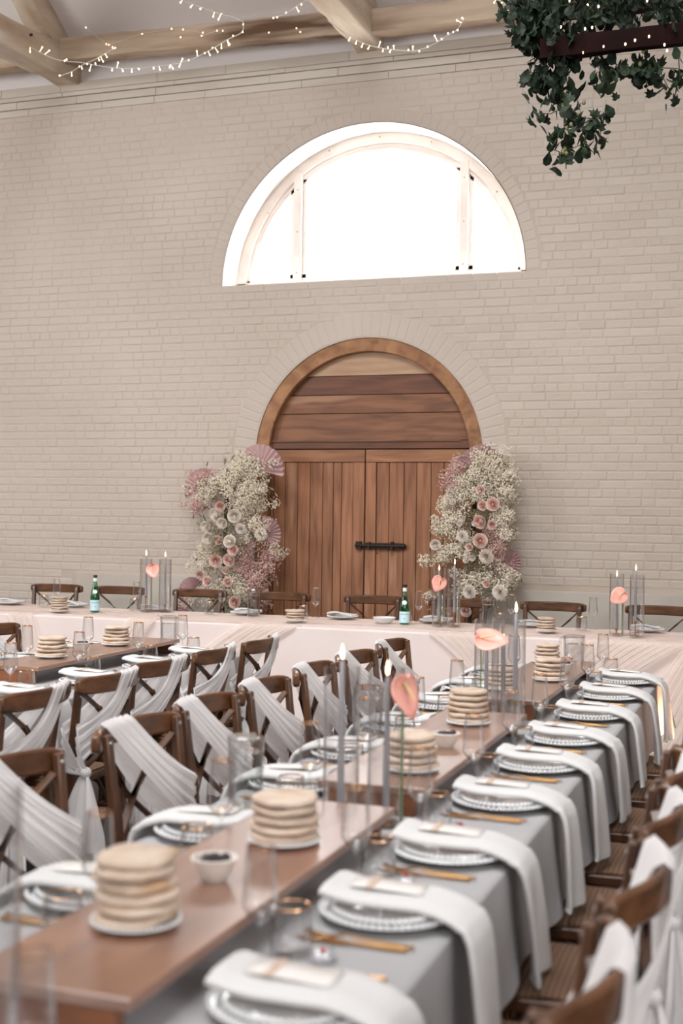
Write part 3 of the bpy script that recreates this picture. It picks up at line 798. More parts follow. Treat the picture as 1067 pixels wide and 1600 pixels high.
# head table, facing the camera
H_X = [-6.45, -5.80, -5.0, -4.2, -3.36, -2.6, -1.84, -1.0]
H_L = ['leftmost, behind the left flatbread stack', 'behind the left green bottle', 'in front of the left flower column', 'at the left door leaf behind the water jug', 'at the right door leaf beside the green bottle',
       'behind the middle candle group, at the right flowers', 'right of the right flower column', 'rightmost, behind the right candle group']
for i, x in enumerate(H_X):
    put_chair(x, 10.12, PI+R.uniform(-.05, .05), 'bare cross-back chair at the head table, '+H_L[i], 'chairs behind the head table')

# ------------------------------------------------------------------ tableware prototypes
def proto(name, cat): return thing(name, '', cat)


t = proto('charger_plate', 'plate')
obj('dish', MB().lathe([(.0001, .004), (.075, .004), (.085, .007), (.12, .016), (.143, .020), (.145, .018), (.12, .010), (.085, .001), (.07, 0), (.0001, 0)], 40), 'china', t)
bm_ = MB()
for k in range(60): bm_.ball((.1425*math.cos(k*PI/30), .1425*math.sin(k*PI/30), .0215), .0058, 6, 4)
for k in range(52): bm_.ball((.128*math.cos(k*PI/26), .128*math.sin(k*PI/26), .0188), .0048, 6, 4)
obj('beaded_rim', bm_, 'china', t)
CHG = Kind(t)
t = proto('dinner_plate', 'plate')
obj('dish', MB().lathe([(.0001, .004), (.07, .004), (.078, .006), (.105, .014), (.122, .017), (.124, .015), (.1, .008), (.078, .001), (.0001, 0)], 36), 'china', t)
bm_ = MB()
for k in range(56): bm_.ball((.1205*math.cos(k*PI/28), .1205*math.sin(k*PI/28), .0178), .0052, 6, 4)
obj('beaded_rim', bm_, 'china', t)
DIN = Kind(t)
t = proto('side_plate', 'plate')
obj('dish', MB().lathe([(.0001, .004), (.055, .004), (.065, .007), (.092, .013), (.094, .011), (.07, .003), (.055, 0), (.0001, 0)], 32), 'china', t)
bm_ = MB()
for k in range(48): bm_.ball((.0915*math.cos(k*PI/24), .0915*math.sin(k*PI/24), .0135), .0045, 6, 4)
obj('beaded_rim', bm_, 'china', t)
SID = Kind(t)


def napkin_mesh(seed, edge=.155, zlow=-.26):
    """folded napkin over the plate, +x end falls over the table edge; origin on the table"""
    rr = random.Random(seed); sway = rr.uniform(-.03, .03); wid = rr.uniform(.076, .084); zl = zlow+rr.uniform(-.02, .02)
    pts = []
    for x in (-.128, -.118, -.09, -.05, 0, .05, .09, .12): pts.append(Vector((x, 0, .056+.012*math.exp(-((x+.118)/.03)**2)-.006*(x > .1))))
    pts += [Vector((edge+.006, 0, .036)), Vector((edge+.03, 0, .018)), Vector((edge+.045, 0, -.01)), Vector((edge+.052, 0, -.05)), Vector((edge+.058, 0, -.11)), Vector((edge+.063, 0, -.17)), Vector((edge+.068, 0, zl+.012)), Vector((edge+.065, 0, zl))]
    m = len(pts)-1
    def fn(u, v):
        i = min(m-1, int(u*m)); k = u*m-i; p = pts[i].lerp(pts[i+1], k)
        hang = max(0, (u*m-9)/(m-9)); w = wid*(1+.10*hang-.12*math.sin(min(1, u*1.8)*PI)*0)
        s = (v-.5)*2; y = s*w+sway*hang
        fold = .010*hang*math.sin(v*7+seed)+.007*math.sin(v*5.3+seed*2+u*4)*(.3+.7*hang)
        edge_drop = -.008*max(0, abs(s)-.55)/.45*(1-hang)
        if hang > 0: return Vector((p.x+fold+.004*hang, y, p.z))
        return Vector((p.x, y, p.z+edge_drop+fold*.35))
    mb = MB().sheet(fn, 48, 16)
    me = mesh('linen_napkin', mb, 'napkin', ang=180); return me


def nap_obj(me, loc, rz, label, group):
    o = obj('linen_napkin', me, None, solid=.014, bevel=0); md = o.modifiers.new('soft', 'SUBSURF'); md.levels = 1; md.render_levels = 1
    o.location = loc; o.rotation_euler = (0, 0, rz); return tag(o, label, 'napkin', group)


NAP = [napkin_mesh(k) for k in range(5)]
# menu card lying on the napkin, with a paper band
t = proto('menu_card', 'menu')
obj('card', MB().sheet(lambda u, v: (-.095+.155*u, -.04+.08*v, .003*math.cos((u-.1)*3)), 8, 2), 'card', t, solid=.0012)
obj('paper_band', MB().sheet(lambda u, v: (-.06+.016*u, -.044+.088*v, .0042), 2, 4), 'band', t, solid=.0012)
CARD = Kind(t)
# cutlery: handle toward +x
t = proto('dinner_fork', 'cutlery')
obj('handle', MB().bar([(-.03, 0, .012), (.0, 0, .007), (.06, 0, .006), (.11, 0, .004)], (0, 1, 0), [.006, .006, .009, .013], .003), 'gold', t, bevel=.001)
hd = MB().bar([(-.085, 0, .004), (-.07, 0, .004), (-.05, 0, .008), (-.03, 0, .012)], (0, 1, 0), [.023, .025, .022, .006], .002)
for k in range(4): hd.bar([(-.12, -.0095+.0063*k, .012), (-.10, -.0095+.0063*k, .006), (-.085, -.0095+.0063*k, .004)], (0, 1, 0), .0038, .002)
obj('tines', hd, 'gold', t)
FORK = Kind(t)
t = proto('dinner_knife', 'cutlery')
obj('handle', MB().bar([(.0, 0, .005), (.06, 0, .005), (.11, 0, .005)], (0, 1, 0), [.011, .013, .015], [.005, .006, .006]), 'gold', t, bevel=.0015)
obj('blade', MB().bar([(-.125, .006, .003), (-.10, .002, .003), (-.03, 0, .003), (0, 0, .004)], (0, 1, 0), [.004, .015, .019, .011], .0018), 'gold', t)
KNIFE = Kind(t)
# champagne flute
t = proto('champagne_flute', 'glass')
obj('bowl', MB().lathe([(.004, .088), (.012, .094), (.028, .112), (.0335, .122), (.0335, .13), (.031, .17), (.0265, .232), (.0255, .232), (.030, .17), (.0322, .13), (.0322, .123), (.027, .114), (.011, .098), (.0001, .094)], 28), 'glass', t, ang=60)
obj('stem', MB().lathe([(.036, .0), (.036, .002), (.02, .004), (.006, .009), (.0035, .02), (.0032, .05), (.004, .08), (.0055, .088), (.0001, .09)], 20), 'glasst', t, ang=60)
obj('gold_rim', MB().lathe([(.0262, .2315), (.0268, .2335), (.0262, .2355), (.0256, .2335), (.0262, .2315)], 28), 'rimgold', t)
FLU = Kind(t)
t = proto('water_tumbler', 'glass')
obj('body', MB().lathe([(.0001, 0), (.036, 0), (.0415, .004), (.0425, .012), (.0405, .05), (.0365, .094), (.0355, .094), (.0392, .05), (.041, .014), (.036, .009), (.0001, .008)], 32), 'glass', t, ang=60)
obj('gold_rim', MB().lathe([(.0358, .093), (.0368, .095), (.0360, .097), (.0350, .095), (.0358, .093)], 32), 'rimgold', t)
TUM = Kind(t)
# glass favour with a red flower
t = proto('glass_favour', 'favour')
gm = MB(); rr = random.Random(3)
gm.lathe([(.0001, 0), (.016, .0), (.026, .006), (.024, .013), (.014, .018), (.0001, .018)], 9, wob=lambda a, z: 1+.15*math.sin(3*a+z*200))
obj('dish', gm, 'gem', t, flat=True)
obj('petal', MB().ball((0, 0, .022), .007, 8, 5, .6), 'redmat', t); obj('leaf', MB().bar([(.006, .004, .02), (.014, .01, .023), (.02, .014, .019)], (0, 1, 0), [.001, .007, .001], .001), 'leafsmall', t)
FAV = Kind(t)


def setting(x, y, face, row, where, nap=True, hang=True, favour=True, seed=0):
    """face +1: sitter on the +x side; -1: sitter on the -x side"""
    rz = 0 if face > 0 else PI
    def P(lx, ly, lz): return (x+face*lx, y+ly, TZ+lz)          # ly is always world y
    g = row
    CHG.put(P(0, 0, .002), seed*.3, 'beaded white charger plate, %s, %s' % (row, where), 'chargers on the '+g)
    DIN.put(P(0, 0, .0125), seed*.5, 'beaded dinner plate under napkin, %s, %s' % (row, where), 'dinner plates on the '+g)
    nap_obj(NAP[seed % 5], P(0, 0, 0), rz, 'folded white napkin hanging off %s, %s' % (row, where), 'napkins on the '+g)
    c = CARD.put(P(.02, .004, .0685), rz+R.uniform(-.08, .08), 'paper menu card with tan band, %s, %s' % (row, where), 'menus on the '+g)
    a = R.uniform(-.05, .05)
    FORK.put(P(.0, -.175, .002), rz+a, 'gold fork left of plate, %s, %s' % (row, where) if face > 0 else 'gold fork nearer side of plate, %s, %s' % (row, where), 'forks on the '+g)
    KNIFE.put(P(-.01, -.197, .002), rz-a*.6, 'gold knife beside fork, %s, %s' % (row, where), 'knives on the '+g)
    KNIFE.put(P(.0, .185, .002), rz+a, 'gold knife behind plate, %s, %s' % (row, where), 'rear knives on the '+g)


SR = 'right row of foreground table'
RY = [1.50, 2.05, 2.60, 3.12, 3.72, 4.29, 4.82, 5.44, 6.05, 6.64]
for i, y in enumerate(RY[1:]):
    w = ordn(i, 9)
    setting(-.80, y, 1, SR, w, seed=i)
    FLU.put((-.925+R.uniform(-.006, .006), y+.155, TZ+.001), 0, 'gold-rimmed champagne flute, %s, %s' % (SR, w), 'flutes on the '+SR)
    TUM.put((-.905, y+.262, TZ+.001), 0, 'gold-rimmed water tumbler, %s, %s' % (SR, w), 'tumblers on the '+SR)
    FAV.put((-.835, y+.25, TZ+.001), i, 'small glass favour with red flower, %s, %s' % (SR, w), 'favours on the '+SR)
SL = 'left row of foreground table'
LYs = [2.48, 3.08, 3.70, 4.24, 4.84, 5.45, 6.05, 6.63]
for i, y in enumerate(LYs):
    w = ordn(i, 8)
    setting(-1.44, y, -1, SL, w, seed=i+3)
    FLU.put((-1.335, y-.16, TZ+.001), 0, 'gold-rimmed champagne flute, %s, %s' % (SL, w), 'flutes on the '+SL)
    TUM.put((-1.35, y-.27, TZ+.001), 0, 'gold-rimmed water tumbler, %s, %s' % (SL, w), 'tumblers on the '+SL)
ST = 'right row of left table'
for i, y in enumerate([4.3, 4.9, 5.5, 6.12, 6.66]):
    w = ordn(i, 5)
    setting(-3.228, y, 1, ST, w, seed=i+1)
    if i: FLU.put((-3.385, y+.16, TZ+.001), 0, 'gold-rimmed champagne flute, %s, %s' % (ST, w), 'flutes on the '+ST)
    TUM.put((-3.36, y+.255, TZ+.001), 0, 'gold-rimmed water tumbler, %s, %s' % (ST, w), 'tumblers on the '+ST)
SF = 'far row of left table'
for i, y in enumerate([5.4, 6.0, 6.62]):
    w = ordn(i, 3)
    setting(-3.905, y, -1, SF, w, seed=i+2)
    FLU.put((-3.80, y-.17, TZ+.001), 0, 'gold-rimmed champagne flute, %s, %s' % (SF, w), 'flutes on the '+SF)
    TUM.put((-3.86, y-.255, TZ+.001), 0, 'gold-rimmed water tumbler, %s, %s' % (SF, w), 'tumblers on the '+SF)

# ---------------- flatbread stacks
def pita_mesh(seed):
    rr = random.Random(seed); ph = rr.uniform(0, 6)
    def wob(a, z): return 1+.04*math.sin(2*a+ph)+.03*math.sin(3*a+ph*2)+.014*math.sin(7*a+ph)
    mb = MB().lathe([(.0001, .001), (.055, .0), (.070, .0015), (.0755, .006), (.076, .012), (.0725, .0165), (.06, .0185), (.03, .0187), (.0001, .0187)], 28, wob=wob)
    mb.v = [(x, y, z+.004*noise.noise(Vector((x*20, y*20, seed*3)))+.002*noise.noise(Vector((x*60, y*60, seed)))) for x, y, z in mb.v]
    return mesh('flatbread', mb, 'pita', ang=180)
PM = [pita_mesh(k) for k in range(5)]
POS = ['top', 'second from top', 'third from top', 'fourth from top', 'fifth from top', 'bottom']


def stack(x, y, z, n, where, sc=1.0):
    SID.put((x, y, z), 0, 'small beaded plate under the flatbread stack %s' % where, 'plates under flatbreads', (.88*sc, .88*sc, sc))
    zz = z+.0105*sc
    for k in range(n):
        o = obj('flatbread', PM[R.randrange(5)], None); o.location = (x+R.uniform(-.004, .004), y+R.uniform(-.004, .004), zz)
        s_ = sc*R.uniform(.95, 1.05)*(1.02-.02*k); o.scale = (s_, s_, sc*R.uniform(.93, 1.0)); o.rotation_euler = (R.uniform(-.015, .015), R.uniform(-.015, .015), R.uniform(0, 6))
        d = n-1-k; w = 'bottom' if k == 0 else POS[d]
        tag(o, 'flatbread, %s, stack %s' % (w, where), 'flatbread', 'flatbread stack '+where); zz += .0207*sc


stack(-1.145, 2.13, BZ, 6, 'nearest the camera', 1.02)
stack(-1.11, 2.78, BZ, 5, 'second along the nearest riser', 1.02)
stack(-1.07, 3.70, BZ, 5, 'at the near end of the middle riser', 1.02)
stack(-1.115, 4.60, BZ, 6, 'at the far end of the middle riser', .98)
stack(-1.20, 5.55, BZ, 5, 'left at the near end of the far riser', .88)
stack(-1.06, 5.95, BZ, 5, 'in the middle of the far riser', .95)
stack(-1.20, 6.65, BZ, 5, 'at the far end of the far riser', .9)
stack(-3.60, 5.75, BZ, 5, 'nearer on the left table riser', 1.0)
stack(-3.60, 6.42, BZ, 5, 'farther on the left table riser', 1.0)
stack(-5.63, 9.10, TZ+.01, 6, 'at the left of the head table', .95)
stack(-3.58, 9.13, TZ+.0145, 4, 'in front of the door on the head table', 1.0)
stack(-1.66, 9.17, TZ+.0145, 5, 'at the right of the head table', .95)

# ---------------- olive bowls
t = proto('olive_bowl', 'bowl')
obj('bowl', MB().lathe([(.0001, 0), (.026, 0), (.03, .006), (.045, .028), (.05, .046), (.056, .05), (.056, .053), (.049, .054), (.044, .047), (.035, .02), (.0001, .012)], 32), 'bowl', t)
OB = Kind(t)
olm = mesh('olive', MB().ball((0, 0, 0), .011, 10, 7, .85), 'olive')
def bowl(x, y, z, where, n=9, sc=.9):
    OB.put((x, y, z), 0, 'small cream bowl of olives %s' % where, 'olive bowls', (sc, sc, sc))
    for k in range(n):
        a = k*2.4; r_ = .029*math.sqrt(k/n)*sc; o = obj('olive', olm, None); o.location = (x+r_*math.cos(a), y+r_*math.sin(a), z+(.046+.003*(k % 3))*sc); o.rotation_euler = (R.random(), R.random(), a)
        tag(o, 'glossy dark olive in the cream bowl %s' % where, 'olive', 'olives in the bowl '+where)
bowl(-1.135, 2.45, BZ, 'between the two nearest flatbread stacks')
bowl(-1.075, 4.12, BZ, 'on the middle riser')
bowl(-1.05, 6.28, BZ, 'on the far riser')
bowl(-3.62, 6.08, BZ, 'on the left table riser')
bd = MB().lathe([(.0001, 0), (.05, 0), (.06, .006), (.085, .035), (.09, .042), (.088, .044), (.08, .038), (.055, .01), (.0001, .008)], 36)
tag(obj('serving_bowl', bd, 'china', loc=(-2.93, 9.33, TZ+.0145)), 'shallow white bowl on the head table beside the green bottle', 'bowl')

# ---------------- water jugs
def make_jug():
    t = proto('water_jug', 'jug')
    def sq(a, z): return 1/max(abs(math.cos(a)), abs(math.sin(a)))**.35*(1+.012*math.sin(a*24)*(1 if z < .07 else 0))
    obj('body', MB().lathe([(.0001, 0), (.046, 0), (.050, .005), (.050, .06), (.052, .18), (.054, .205), (.0525, .205), (.0495, .18), (.0465, .06), (.045, .012), (.0001, .012)], 48, wob=sq), 'glasst', t, ang=40)
    obj('water', MB().lathe([(.0001, .013), (.0445, .014), (.046, .06), (.0482, .165), (.0001, .166)], 32, wob=sq), 'water', t)
    obj('handle', MB().bar([(.053, 0, .195), (.075, 0, .195), (.095, 0, .185), (.098, 0, .15), (.097, 0, .09), (.09, 0, .075), (.054, 0, .07)], (0, 1, 0), .018, .010), 'glasst', t, bevel=.003)
    obj('lid', MB().lathe([(.0001, .212), (.045, .212), (.05, .207), (.05, .2), (.0001, .2)], 32, wob=sq).bar([(-.05, 0, .207), (-.066, 0, .214)], (0, 1, 0), .03, .008), 'glasst', t)
    return t
JUG = Kind(make_jug())
for (x, y, z, rz, lab) in ((-1.475, 3.39, TZ, 2.2, 'ribbed glass water jug on the left side of the foreground table, nearest the camera'), (-1.485, 4.54, TZ, 2.6, 'glass water jug beyond the first candle group, left of the middle riser'),
                           (-1.10, 6.91, TZ, 2.6, 'glass water jug at the far end of the foreground table'), (-3.56, 6.985, TZ, .6, 'glass water jug at the far end of the left table'),
                           (-4.05, 9.42, TZ+.0145, 1.9, 'glass water jug on the head table before the left door leaf'), (-2.13, 9.36, TZ+.0145, .33, 'glass water jug on the head table by the right flower column')):
    JUG.put((x, y, z+.001), rz, lab, 'water jugs')

# ---------------- candles, cylinders, anthuriums
t = proto('hurricane_cylinder', 'vase')
obj('tube', MB().lathe([(.0001, .0), (.049, .0), (.05, .002), (.05, .43), (.048, .43), (.048, .006), (.0001, .006)], 36), 'glasst', t, ang=40)
CYL = Kind(t)
def make_candle(hold, h, nm):
    t = proto('taper_candle', 'candle')
    hd = obj('holder', MB().lathe([(.0001, 0), (.024, 0), (.024, .003), (.004, .005), (.0035, hold-.02), (.009, hold-.018), (.010, hold+.01), (.0001, hold+.01)], 16), 'brass', t)
    c = obj('wax', MB().lathe([(.0001, hold), (.0105, hold), (.0085, hold+h*.6), (.0065, hold+h-.006), (.003, hold+h), (.0001, hold+h)], 14), 'candle', t)
    obj('wick', MB().tube([(0, 0, hold+h), (.001, 0, hold+h+.008)], .001, 5), 'wick', c)
    obj('flame', MB().lathe([(.0001, hold+h+.004), (.004, hold+h+.010), (.0052, hold+h+.018), (.0038, hold+h+.03), (.0001, hold+h+.048)], 12), 'flame', t)
    return t
CAN = {k: Kind(make_candle(*k, '')) for k in ((.05, .39), (.10, .35), (.12, .33), (.06, .25), (.04, .36))}
def make_anth(h, tip, nrm, size=.05, bend=(0, 0)):
    t = proto('anthurium', 'flower')
    top = Vector((bend[0], bend[1], h))
    obj('stem', MB().tube([(0, 0, .002), (bend[0]*.2, bend[1]*.2, h*.5), (bend[0]*.7, bend[1]*.7, h*.85), tuple(top)], .0028, 7), 'stem', t)
    T = Vector(tip).normalized(); Nn = Vector(nrm); Nn = (Nn-Nn.dot(T)*T).normalized(); X_ = T.cross(Nn)
    M = Matrix((X_, T, Nn)).transposed().to_4x4(); M.translation = top
    n = 40; vs = [M@Vector((0, 0, 0))]; mb = MB()
    rings = 5
    for r_ in range(1, rings+1):
        for i in range(n):
            a = 2*PI*i/n; k = r_/rings
            rad = size*(1.15-.55*math.cos(a))*(1-.55*math.exp(-((a if a < PI else 2*PI-a)/.35)**2)) # heart: notch at a=0
            rad += size*.45*math.exp(-((a-PI)/.32)**2)
            x, y = -rad*math.cos(a)*k, rad*math.sin(a)*k
            vs.append(M@Vector((y, x, .010*math.cos(2*a)*k*k+.012*k*k)))
    fs = [(0, 1+i, 1+(i+1) % n) for i in range(n)]
    for r_ in range(rings-1): fs += [(1+r_*n+i, 1+(r_+1)*n+i, 1+(r_+1)*n+(i+1) % n, 1+r_*n+(i+1) % n) for i in range(n)]
    obj('spathe', MB().add(vs, fs), 'anth', t, solid=.0015, ang=180)
    obj('spadix', MB().tube([M@Vector((0, -.002, .004)), M@Vector((0, .02, .02)), M@Vector((0, .05, .036))], [.004, .0038, .002], 8), 'spadix', t)
    return t


GROUPS = {}
def cgroup(where, cyls, cands, anth):
    for i, (x, y) in enumerate(cyls): CYL.put((x, y, TZ+anth[4]), 0, 'tall clear glass cylinder, %s, %s' % (('left one', 'right one', 'rear one')[i], where), 'glass cylinders '+where)
    for i, (x, y, key) in enumerate(cands): CAN[key].put((x, y, TZ+.0065+anth[4]), 0, 'lit grey taper candle, %s, %s' % (('left one', 'right one', 'rear one')[i], where), 'taper candles '+where)
    x, y, h, (tip, nrm, size), _ = anth
    a = make_anth(h, tip, nrm, size); a.location = (x, y, TZ+anth[4]); a['label'] = 'pink anthurium on a thin green stem %s' % where; a['group'] = 'anthuriums'


cgroup('between the nearest and middle risers', [(-1.168, 3.34), (-1.045, 3.36)], [(-1.168, 3.34, (.05, .39)), (-1.043, 3.36, (.04, .36))], (-.985, 3.31, .40, ((.12, 0, -1), (.95, -.35, .25), .046), .001))
cgroup('between the middle and far risers', [(-1.165, 5.10), (-1.06, 5.12), (-1.12, 5.22)], [(-1.165, 5.10, (.06, .25)), (-1.05, 5.12, (.10, .35)), (-1.12, 5.22, (.06, .25))], (-1.165, 5.0, .36, ((.94, .2, -.22), (.1, -.62, .8), .05), .001))
cgroup('on the head table at the left', [(-5.03, 9.45), (-4.88, 9.5)], [(-5.03, 9.45, (.12, .33)), (-4.88, 9.5, (.05, .39))], (-4.94, 9.38, .37, ((.3, 0, -.95), (.35, -1, .25), .045), .0145))
cgroup('on the head table before the right flowers', [(-2.50, 9.32), (-2.38, 9.3)], [(-2.50, 9.32, (.04, .36)), (-2.375, 9.3, (.10, .35))], (-2.46, 9.22, .35, ((-.45, 0, -.9), (.35, -1, .2), .045), .0145))
cgroup('at the right end of the head table', [(-1.17, 9.2), (-1.02, 9.12)], [(-1.17, 9.2, (.04, .36)), (-1.03, 9.12, (.10, .35))], (-1.115, 9.08, .30, ((-.75, -.2, -.6), (.4, -1, .3), .048), .0145))

CYL.put((-1.15, 1.665, TZ+.001), 0, 'tall clear glass cylinder at the bottom left corner, cut by the picture edge', 'glass cylinders at the near end')
FLU.put((-1.0, 1.56, TZ+.001), 0, 'gold-rimmed champagne flute at the bottom left corner before the nearest riser', 'flutes at the near end')

# ---------------- green water bottles
def make_bottle():
    t = proto('green_bottle', 'bottle')
    pr = [(.0001, 0), (.036, 0), (.0385, .004), (.039, .1), (.0385, .12), (.034, .155), (.023, .205), (.0155, .24), (.0140, .285), (.0150, .288)]
    b = obj('bottle_body', MB().lathe(pr, 32), 'green_glass', t)
    obj('water', MB().lathe([(.0001, .004), (.035, .005), (.037, .1), (.032, .152), (.02, .205), (.0001, .206)], 24), 'green_glass', t)
    lb_ = obj('label', MB().sheet(lambda u, v: (.0394*math.cos(u*4.2-2.1-PI/2), .0394*math.sin(u*4.2-2.1-PI/2), .012+.085*v), 40, 4), 'label', t)
    obj('cap', MB().lathe([(.0155, .282), (.0165, .283), (.0165, .298), (.0001, .299)], 24), 'iron', t)
    obj('neck_label', MB().lathe([(.0163, .248), (.0152, .275)], 24), 'labelw', t)
    nk = MB()
    def oval(u, v):
        r_ = v; a = u*2*PI; x = .019*r_*math.cos(a); z_ = .165+.016*r_*math.sin(a); rr_ = .0315-(z_-.165)*.22+.0008
        th = x/rr_; return (rr_*math.sin(th), -rr_*math.cos(th), z_)
    obj('shoulder_label', nk.sheet(oval, 24, 3), 'labelw', t)
    obj('red_star', MB().add([(0.0, -.0401, .045)]+[((.0065 if k % 2 == 0 else .003)*math.sin(k*PI/5), -.0400, .045+(.0065 if k % 2 == 0 else .003)*math.cos(k*PI/5)) for k in range(10)], [(0, 1+k, 1+(k+1) % 10) for k in range(10)]), 'red', lb_)
    cu = bpy.data.curves.new('lettering', 'FONT'); cu.body = 'S.PELLEGRINO'; cu.size = .0135; cu.align_x = 'CENTER'
    to = bpy.data.objects.new('lettering_source', cu); COL.objects.link(to); bpy.context.view_layer.update()
    me = bpy.data.meshes.new_from_object(to); bpy.data.objects.remove(to); me.name = 'lettering'
    for v in me.vertices:
        th = v.co.x*.82/.0398; v.co = Vector((.0398*math.sin(th), -.0398*math.cos(th), .072+v.co.y))
    me.materials.clear(); me.materials.append(MT['ink']); lo = obj('lettering', me, None, lb_)
    return t
BOT = Kind(make_bottle())
BOT.put((-5.36, 9.2, TZ+.0145), .55, 'green glass water bottle with blue label at the left of the head table', 'green bottles')
BOT.put((-2.76, 9.3, TZ+.0145), .25, 'green glass water bottle with blue label before the right door leaf', 'green bottles')

# ---------------- head table settings
HS = 'head table'
hw = ['leftmost', 'second from the left', 'third from the left', 'fourth from the left', 'fifth from the left', 'third from the right', 'second from the right', 'rightmost']
nfl = MB().sheet(lambda u, v: (-.11+.22*u, -.055+.11*v, .018+.008*math.sin(u*5)+.006*math.sin(v*4+u*3)), 14, 10)
nme = mesh('folded_napkin', nfl, 'napkin', ang=180)
for i, x in enumerate(H_X):
    DIN.put((x, 9.60, TZ+.0145), 0, 'white beaded plate, %s, %s' % (HS, hw[i]), 'plates on the '+HS)
    o = obj('linen_napkin', nme, None, solid=.012); o.location = (x+R.uniform(-.03, .03), 9.60, TZ+.030); o.rotation_euler = (0, 0, R.uniform(-.4, .4)); tag(o, 'folded white napkin on a plate of the %s, %s' % (HS, hw[i]), 'napkin', 'napkins on the '+HS)
for i, x in enumerate([-5.936, -5.17, -4.386, -3.569, -2.72, -1.994, -1.385]):
    FLU.put((x, 9.55, TZ+.0145), 0, 'gold-rimmed champagne flute, %s, %s' % (HS, hw[:6][i] if i < 6 else 'rightmost'), 'flutes on the '+HS)
    TUM.put((x-.07 if i not in (1,) else x+.07-.04, 9.46, TZ+.0145), 0, 'gold-rimmed water tumbler, %s, %s' % (HS, hw[:6][i] if i < 6 else 'rightmost'), 'tumblers on the '+HS)

# ------------------------------------------------------------------ flower columns
def rose_parts(kind, r):
    """outer petals in a spiral around a heart"""
    rr = random.Random(int(r*1000)+len(kind)); out = MB(); heart = MB()
    for ring, (n, op, rad) in enumerate(((5, 1.2, 1.0), (5, .85, .88), (5, .5, .72), (4, .2, .54), (3, .05, .36))):
        for k in range(n):
            a0 = 2*PI*k/n+ring*.7+rr.uniform(-.1, .1); wa = 2*PI/n*.78
            def fn(u, v, a0=a0, wa=wa, op=op, rad=rad, ring=ring):
                a = a0+(u-.5)*wa*1.5; h = v; q = r*rad*(.35+.65*math.sin(h*PI/2)**.8)*(1+.1*op*h*h)
                z_ = r*(h*1.0-.45-.25*op*h*h*h)+ring*r*.035-abs(u-.5)**2*r*.6*h
                return Vector((q*math.cos(a), q*math.sin(a), z_))
            (out if ring < 4 else heart).sheet(fn, 5, 5)
    heart.ball((0, 0, r*.12), r*.2, 8, 6, 1.4)
    return out, heart
RM = {}
for kd, mt, hm in (('w', 'rose_w', 'rose_w'), ('p', 'rose_p', 'rose_c')):
    a, b = rose_parts(kd, .05); RM[kd] = (mesh('rose', a, mt, ang=180), mesh('rose_heart', b, hm, ang=180))
pp = MB()
for k in range(70):
    a = k*2.4; el = .2+1.3*(k/70); d = Vector((math.cos(a)*math.cos(el), math.sin(a)*math.cos(el), math.sin(el))); s_ = Vector((-math.sin(a), math.cos(a), 0))*.011
    pp.add([d*.01, d*.04+s_, d*.055, d*.04-s_], [(0, 1, 2, 3)])
RM['m'] = (mesh('chrysanthemum', pp, 'rose_w', ang=180), None)


